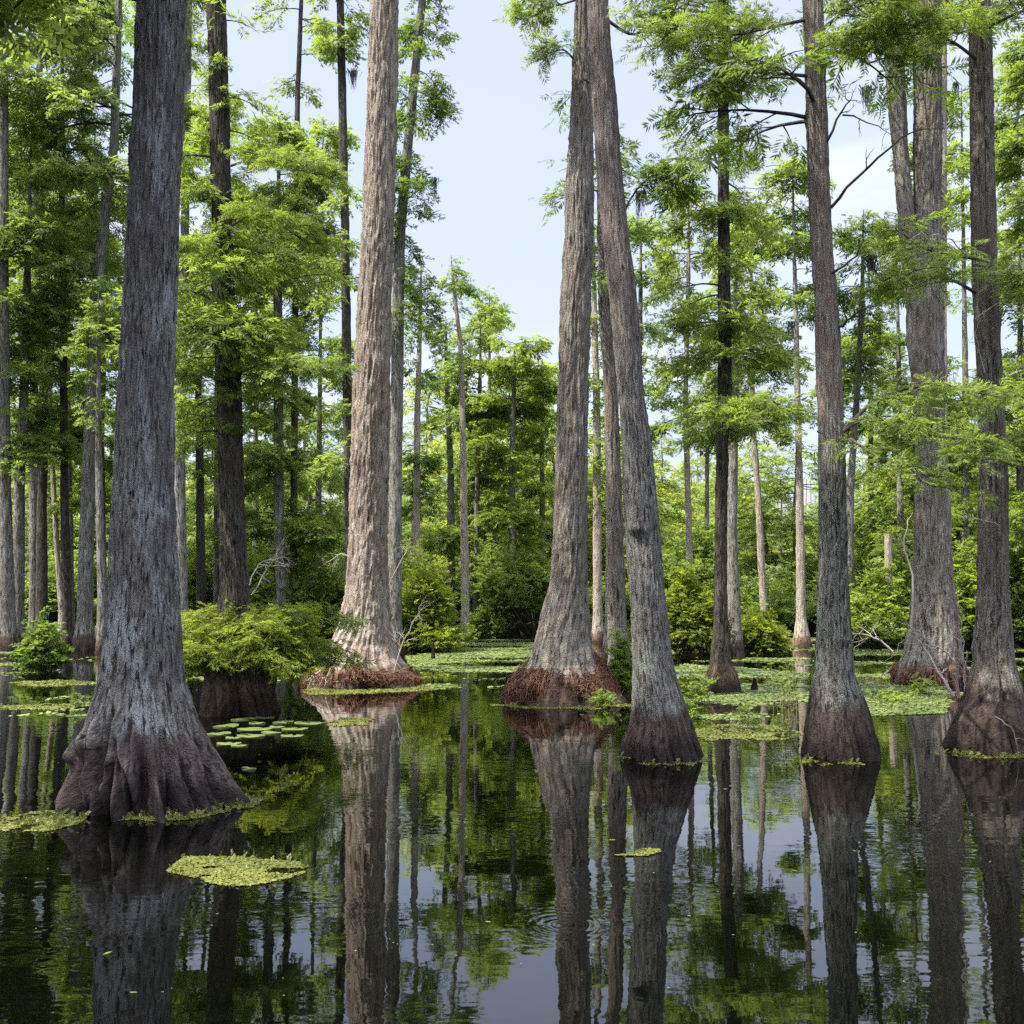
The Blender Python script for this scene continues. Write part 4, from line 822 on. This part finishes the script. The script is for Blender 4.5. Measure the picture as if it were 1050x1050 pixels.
def inside(poly, x, y):
    c = np.zeros(x.shape, bool); n = len(poly)
    for i in range(n):
        x1, y1 = poly[i]; x2, y2 = poly[(i + 1) % n]
        c ^= ((y1 > y) != (y2 > y)) & (x < (x2 - x1) * (y - y1) / (y2 - y1 + 1e-12) + x1)
    return c
def discs(rng, P, r, mb, m=0, tilt=.12, lift=.006):
    """little floating leaves (quads)"""
    N_ = len(P); a = rng.uniform(0, 6.28, N_); k = np.arange(4) / 4 * 2 * math.pi
    ang = a[:, None] + k[None]; rr = (r * rng.uniform(.6, 1.3, N_))[:, None] * np.array([1, .8, 1, .8])
    tz = rng.normal(0, tilt, (N_, 2)); dx = rr * np.cos(ang); dy = rr * np.sin(ang)
    dz = dx * tz[:, :1] + dy * tz[:, 1:] + lift * rng.uniform(.5, 2.5, N_)[:, None] + rr * tilt * .6
    mb.quads(np.stack([P[:, :1] + dx, P[:, 1:2] + dy, np.maximum(dz, .002)], -1), m)
# carpet of duckweed in the distance
rng = np.random.default_rng(15); mb = MB()
def carpet(pxpoly, seed, thr, n, r, f=.55, edge=.12):
    rng = np.random.default_rng(seed); poly = [tuple(water_at(x, y)[:2]) for x, y in pxpoly]; a = np.array(poly)
    x = rng.uniform(a[:, 0].min(), a[:, 0].max(), n); y = rng.uniform(a[:, 1].min(), a[:, 1].max(), n)
    nn = fbm2(np.random.default_rng(seed + 1), x * .8, y * 1.2, f, 5); keep = inside(poly, x, y) & (nn > thr + rng.normal(0, edge * .25, n))
    discs(rng, np.stack([x[keep], y[keep]], 1), r * np.ones(keep.sum()), mb)
carpet([(405, 654), (590, 654), (560, 676), (515, 705), (440, 706), (425, 690), (415, 672)], 1, .47, 150000, .042)
carpet([(640, 654), (840, 654), (838, 676), (825, 700), (790, 712), (760, 722), (720, 716), (695, 700), (660, 690)], 2, .52, 150000, .04)
carpet([(860, 654), (1100, 654), (1060, 680), (1000, 712), (960, 728), (880, 730), (880, 712), (870, 680)], 3, .52, 150000, .038)
carpet([(-60, 652), (200, 652), (180, 690), (100, 686), (-60, 682)], 4, .56, 90000, .045)
carpet([(700, 715), (830, 700), (825, 760), (770, 762), (720, 742)], 5, .58, 36000, .03)
carpet([(180, 668), (345, 668), (345, 700), (180, 700)], 6, .55, 20000, .05)
carpet([(0, 688), (110, 688), (110, 735), (0, 735)], 7, .66, 16000, .04, f=.9)
carpet([(880, 700), (970, 700), (970, 732), (880, 735)], 8, .34, 26000, .03)
tag(mb.build("duckweed_carpet", L_CARPET, smooth=False), "pale green duckweed carpeting the far water among the trunks", "duckweed", kind="stuff")

def mat_patch(label, pxs, seed, n, r=.012, ragged=.35, name="duckweed_mat", cat="floating plants", group="mats of floating weed", sprigs=0):
    """one raft of floating weed; pxs outline in photo pixels on the water"""
    rng = np.random.default_rng(seed); poly = [water_at(x, y)[:2] for x, y in pxs]; a = np.array(poly); c = a.mean(0)
    x = rng.uniform(a[:, 0].min(), a[:, 0].max(), n * 3); y = rng.uniform(a[:, 1].min(), a[:, 1].max(), n * 3)
    nn = fbm2(rng, x, y, 5.0, 4); keep = inside([tuple(p) for p in poly], x + (nn - .5) * .22, y + (noise2(rng, x, y, 4.0) - .5) * .35) & (nn > ragged)
    P = np.stack([x[keep], y[keep]], 1)[:n] - c; mb = MB(); discs(rng, P, r * np.ones(len(P)), mb, tilt=.14, lift=.003)
    if sprigs and len(P):
        q = P[rng.integers(0, len(P), sprigs)]; q = np.c_[q, np.full(len(q), .005)]
        az = rng.uniform(0, 6.28, len(q)); sprays(mb, rng, q, np.stack([np.cos(az), np.sin(az), rng.uniform(.5, 2, len(q))], 1), .05, T_LEAF, .5, 0)
    o = mb.build(name, L_FLOAT, smooth=False, loc=(c[0], c[1], 0)); return tag(o, label, cat, group)
mat_patch("olive green floating mat alone on dark water before the flaky trunk", [(173, 893), (186, 881), (230, 879), (280, 881), (314, 884), (316, 890), (300, 903), (262, 909), (215, 907), (188, 902)], 21, 7000, .010, .30, sprigs=60)
mat_patch("tiny oval floating mat in the middle of the dark water", [(628, 875), (640, 871), (668, 871), (678, 874), (660, 878), (640, 878)], 22, 900, .010, .2)
mat_patch("green weed fringe along the front of the widest root flare", [(110, 842), (150, 834), (200, 826), (245, 820), (268, 823), (240, 832), (190, 838), (150, 842), (120, 845)], 23, 3600, .011, .33, sprigs=260)
mat_patch("ragged weed strip trailing outward from the widest root flare", [(-10, 842), (20, 836), (60, 832), (90, 838), (80, 846), (50, 850), (0, 853)], 24, 3200, .012, .38, sprigs=120)
mat_patch("yellow green weed line under the tan trunk's root skirt", [(308, 708), (330, 704), (380, 704), (440, 702), (480, 703), (430, 709), (350, 713), (320, 713)], 25, 5200, .022, .2)
mat_patch("weed strip drifting below the reflection of the tan trunk's roots", [(330, 741), (350, 735), (385, 737), (378, 743), (345, 745)], 26, 1400, .016, .3)
mat_patch("weed line along the waterline of the matted orange roots", [(500, 723), (560, 721), (640, 721), (650, 724), (600, 728), (540, 727)], 27, 4000, .018, .25, sprigs=80)
mat_patch("thin weed rim around the leaning trunk's foot", [(630, 779), (650, 776), (700, 777), (728, 777), (735, 781), (700, 786), (650, 785)], 28, 1100, .011, .5, sprigs=24)
mat_patch("thin weed rim round the dark brown conical foot", [(812, 778), (840, 776), (900, 776), (912, 779), (890, 786), (850, 787), (825, 784)], 29, 1000, .011, .5, sprigs=30)
mat_patch("thin weed rim at the grooved black flare", [(955, 772), (990, 770), (1070, 772), (1070, 778), (1000, 778), (965, 776)], 30, 900, .011, .5, sprigs=50)
mat_patch("yellow green raft of weed before the massive undercut trunk", [(885, 722), (920, 712), (975, 711), (972, 726), (930, 730), (895, 730)], 31, 6000, .02, .15, sprigs=160)
mat_patch("narrow weed streak crossing the shaded water by the flare", [(-10, 724), (40, 722), (100, 720), (112, 724), (60, 728), (0, 728)], 32, 2200, .018, .34, sprigs=30)
mat_patch("weed streak nearest to the shady cluster of trunks", [(10, 700), (60, 697), (100, 699), (80, 703), (30, 704)], 33, 1800, .022, .3)
mat_patch("weed patch below the thin reddish water plants", [(700, 752), (740, 742), (800, 745), (822, 752), (790, 760), (730, 760)], 34, 3600, .017, .36, sprigs=40)

# pads floating beside the stump
rng = np.random.default_rng(41)
def pad(x, y, w, label=None):
    D = depth_of(y); r = w / 2 * D / FOC; p = water_at(x, y); n = 20; a0 = rng.uniform(0, 6.28); th = a0 + .16 + np.linspace(0, 2 * math.pi - .32, n)
    rr = r * rng.uniform(.75, 1.2) * (1 + .10 * np.sin(th * 2 + a0) + .07 * np.sin(th * 3 + a0 * 2) + rng.normal(0, .03, n)); mb = MB(); V = [[0, 0, .006]]
    for t, q in zip(th, rr): V.append([q * math.cos(t), q * math.sin(t) * .9, .006 + .010 * max(0, math.sin(t * 2 + a0)) + rng.uniform(0, .004)])
    for t, q in zip(th, rr): V.append([q * math.cos(t) * .98, q * math.sin(t) * .9 * .98, -.004])
    F = [[0, i, i + 1, i + 1 if i + 2 > n else i + 2] for i in range(1, n - 1, 2)]
    F += [[0, n - 1, n, 0]] if (n % 2 == 0) else []
    F = [f for f in F if len(set(f)) == 4]
    F += [[i, n + i, n + i + 1, i + 1] for i in range(1, n)]
    F.append([0, 1, n + 1, n]) if False else None
    mb.add(np.array(V), np.array(F)); o = mb.build("lily_pad", L_PAD, smooth=False, loc=(p[0], p[1], 0))
    return tag(o, label or "pale oval leaf pad floating on the dark water beside the bushy stump", "water plant", None if label else "pads floating beside the stump")
for x, y, w in ((224, 753, 22), (232, 745, 24), (262, 748, 30), (264, 742, 20), (258, 755, 26), (278, 752, 22), (235, 763, 22), (290, 741, 24), (302, 748, 28), (250, 738, 22), (272, 736, 22), (318, 742, 24), (246, 765, 14), (255, 789, 18), (240, 757, 16), (300, 755, 20), (285, 746, 16)): pad(x, y, w)

# little leaves scattered over the open water
mb = MB(); rng = np.random.default_rng(43); n = 240
x = rng.uniform(-60, 1110, n); y = 700 + 330 * rng.random(n) ** 2.2; P = np.array([water_at(a, b)[:2] for a, b in zip(x, y)])
discs(rng, P, np.where(rng.random(n) < .14, .028, .008) * (P[:, 1] / 10) ** .35, mb, tilt=.1, lift=.003)
tag(mb.build("floating_leaves", L_PAD, smooth=False), "tiny pale leaves scattered over the open dark water", "leaves", kind="stuff")

# plants that stand out of the water
def water_plant(label, x, yb, hpx, wpx, seed, n=9, leaf=None, size=.08, red=True):
    rng = np.random.default_rng(seed); D = depth_of(yb); b = water_at(x, yb); H = hpx * D / FOC; W = wpx * D / FOC
    root = empty("water_plant", b, label, "water plant", "plants standing in the shallow water"); mb = MB(); ml = MB()
    for i in range(n):
        u = np.linspace(0, 1, 5); dx, dy = rng.normal(0, W * .25, 2); h = H * rng.uniform(.5, 1)
        P = np.stack([rng.normal(0, W * .2) + dx * u ** 1.5, rng.normal(0, W * .2) + dy * u ** 1.5, -.03 + h * u], 1); tube(mb, P, .004 * (1 - .5 * u), 4)
        c = 5; w = rng.uniform(.25, 1, c); q = np.stack([np.interp(w, u, P[:, k]) for k in range(3)], 1); a = rng.uniform(0, 6.28, c)
        sprays(ml, rng, q, np.stack([np.cos(a), np.sin(a), rng.uniform(0, .8, c)], 1), size, T_LEAF, .5, 0)
    mb.build("stem", REDW if red else WOOD, root); ml.build("foliage", leaf or L_MID, root, smooth=False)
water_plant("spindly reddish plant in front of the slim dark trunk's flare", 766, 748, 36, 30, 1, 8, size=.10)
water_plant("small red stemmed plant close to the lichen trunk's conical foot", 812, 742, 66, 16, 2, 7, size=.07)
water_plant("reddish twiggy plant behind the spindly one in the weeds", 806, 722, 50, 30, 3, 9, size=.10)
water_plant("bushy green water plant by the leaning trunk's side", 712, 722, 32, 26, 4, 16, size=.13, red=False)
water_plant("low green water plant between leaning trunk and slim trunk", 700, 738, 28, 24, 5, 14, size=.12, red=False)
water_plant("green sprig rising from the weed streak by the wide flare", 80, 726, 20, 14, 6, 8, size=.08, red=False)
water_plant("green seedlings on the root skirt's waterline beside the leaning trunk", 620, 726, 22, 26, 7, 14, size=.11, red=False)
water_plant("green sprouts at the undercut base of the massive trunk", 944, 712, 22, 30, 8, 14, size=.12, red=False)
water_plant("yellowish sprouts on the raft before the massive trunk", 915, 720, 16, 40, 9, 16, L_YEL, size=.10, red=False)
water_plant("thin grassy tuft standing before the golden bush", 735, 704, 22, 20, 10, 12, L_YEL, size=.10, red=False)
water_plant("tall thin weeds beside the low spreading bush", 800, 672, 26, 24, 11, 16, L_YEL, size=.16, red=False)
water_plant("sprig at the tan trunk's weed line", 352, 706, 10, 12, 12, 8, L_YEL, size=.08, red=False)

# undergrowth on the far bank
mb = MB(); rng = np.random.default_rng(47); n = 26000; x = rng.uniform(-45, 45, n); y = 37.5 + 24 * rng.random(n) ** 1.5
z = bank_z(x, y); k = z > .0; q = np.stack([x[k], y[k], z[k] + .02], 1); a = rng.uniform(0, 6.28, len(q))
sprays(mb, rng, q, np.stack([np.cos(a), np.sin(a), rng.uniform(.5, 2.2, len(q))], 1), .34, T_FAR, .5, 0)
tag(mb.build("undergrowth", L_MID, smooth=False), "low green ground cover along the far bank", "undergrowth", kind="stuff")
# a wood that closes the view far behind, too distant to count
mb = MB(); rng = np.random.default_rng(48); n = 70000
th = rng.uniform(-.62, .62, n); d = rng.uniform(68, 84, n); x = d * np.tan(th); col = (x / (d * .02)).astype(int)
hgt = (4.0 + 3.5 * noise2(rng, x * .2, d * .05, 1.0) + 2.0 * noise2(rng, x, d, .9)); z = .2 + hgt * rng.random(n) ** .75
a = rng.uniform(0, 6.28, n); sprays(mb, rng, np.stack([x, d, z], 1), np.stack([np.cos(a), np.sin(a), rng.normal(-.2, .4, n)], 1), 1.0, T_FAR, .5, 0)
for i in range(170):
    dd = rng.uniform(66, 76); xx = dd * math.tan(rng.uniform(-.6, .6)); u = np.linspace(0, 1, 4)
    tube(mb, np.stack([xx + rng.normal(0, .3) * u, dd + 0 * u, 9 * u], 1), rng.uniform(.1, .2) * (1 - .6 * u), 5, 1)
tag(mb.build("distant_wood", [L_WOOD, B_PALE], smooth=False), "distant mass of green trees closing the view", "wood", kind="stuff")

# ------------------------------------------------------------------ light
SUN_AZ = math.radians(247)             # compass-like angle of the sun from +Y, clockwise
SUN_EL = math.radians(63)
sd = Vector((math.sin(SUN_AZ) * math.cos(SUN_EL), math.cos(SUN_AZ) * math.cos(SUN_EL), math.sin(SUN_EL)))
sl = bpy.data.lights.new("sun", 'SUN'); sl.energy = 4.4; sl.angle = math.radians(.55); sl.color = (1, .95, .86)
so = bpy.data.objects.new("sun", sl); COL.objects.link(so); so.rotation_euler = (-sd).to_track_quat('-Z', 'Y').to_euler(); so.location = (-20, -10, 40)
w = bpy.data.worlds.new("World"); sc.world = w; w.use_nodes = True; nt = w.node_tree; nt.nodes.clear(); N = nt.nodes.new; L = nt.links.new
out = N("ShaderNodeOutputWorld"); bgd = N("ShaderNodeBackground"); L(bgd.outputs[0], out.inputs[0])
sky = N("ShaderNodeTexSky"); sky.sky_type = 'NISHITA'; sky.sun_disc = False; sky.sun_elevation = SUN_EL; sky.sun_rotation = SUN_AZ
sky.air_density = 1.0; sky.dust_density = 2.5; sky.ozone_density = 1.0; sky.altitude = 0
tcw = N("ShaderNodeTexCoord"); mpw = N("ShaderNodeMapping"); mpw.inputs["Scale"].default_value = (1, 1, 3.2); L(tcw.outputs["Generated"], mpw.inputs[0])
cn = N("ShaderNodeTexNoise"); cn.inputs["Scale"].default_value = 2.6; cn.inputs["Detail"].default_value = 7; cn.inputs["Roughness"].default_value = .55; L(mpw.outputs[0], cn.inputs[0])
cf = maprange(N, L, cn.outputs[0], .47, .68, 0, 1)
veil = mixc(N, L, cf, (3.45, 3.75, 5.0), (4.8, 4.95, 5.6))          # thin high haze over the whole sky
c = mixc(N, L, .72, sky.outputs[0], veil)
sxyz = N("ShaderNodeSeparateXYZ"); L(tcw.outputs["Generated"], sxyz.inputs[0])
vs = N("ShaderNodeVectorMath"); vs.operation = 'SCALE'; L(c, vs.inputs[0]); L(maprange(N, L, sxyz.outputs[2], .48, .9, 1, 4.2), vs.inputs["Scale"]); c = vs.outputs[0]  # sky overhead brightened beyond the view, added as fill light
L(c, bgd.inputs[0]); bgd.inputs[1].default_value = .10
sc.view_settings.view_transform = 'Standard'; sc.view_settings.look = 'None'; sc.view_settings.exposure = 1.38; sc.view_settings.gamma = 1
cy = sc.cycles; cy.max_bounces = 8; cy.diffuse_bounces = 5; cy.glossy_bounces = 3; cy.transmission_bounces = 6; cy.transparent_max_bounces = 4
cy.use_adaptive_sampling = True; cy.adaptive_threshold = .008; cy.caustics_reflective = False; cy.caustics_refractive = False; cy.sample_clamp_indirect = 6
cy.use_denoising = False
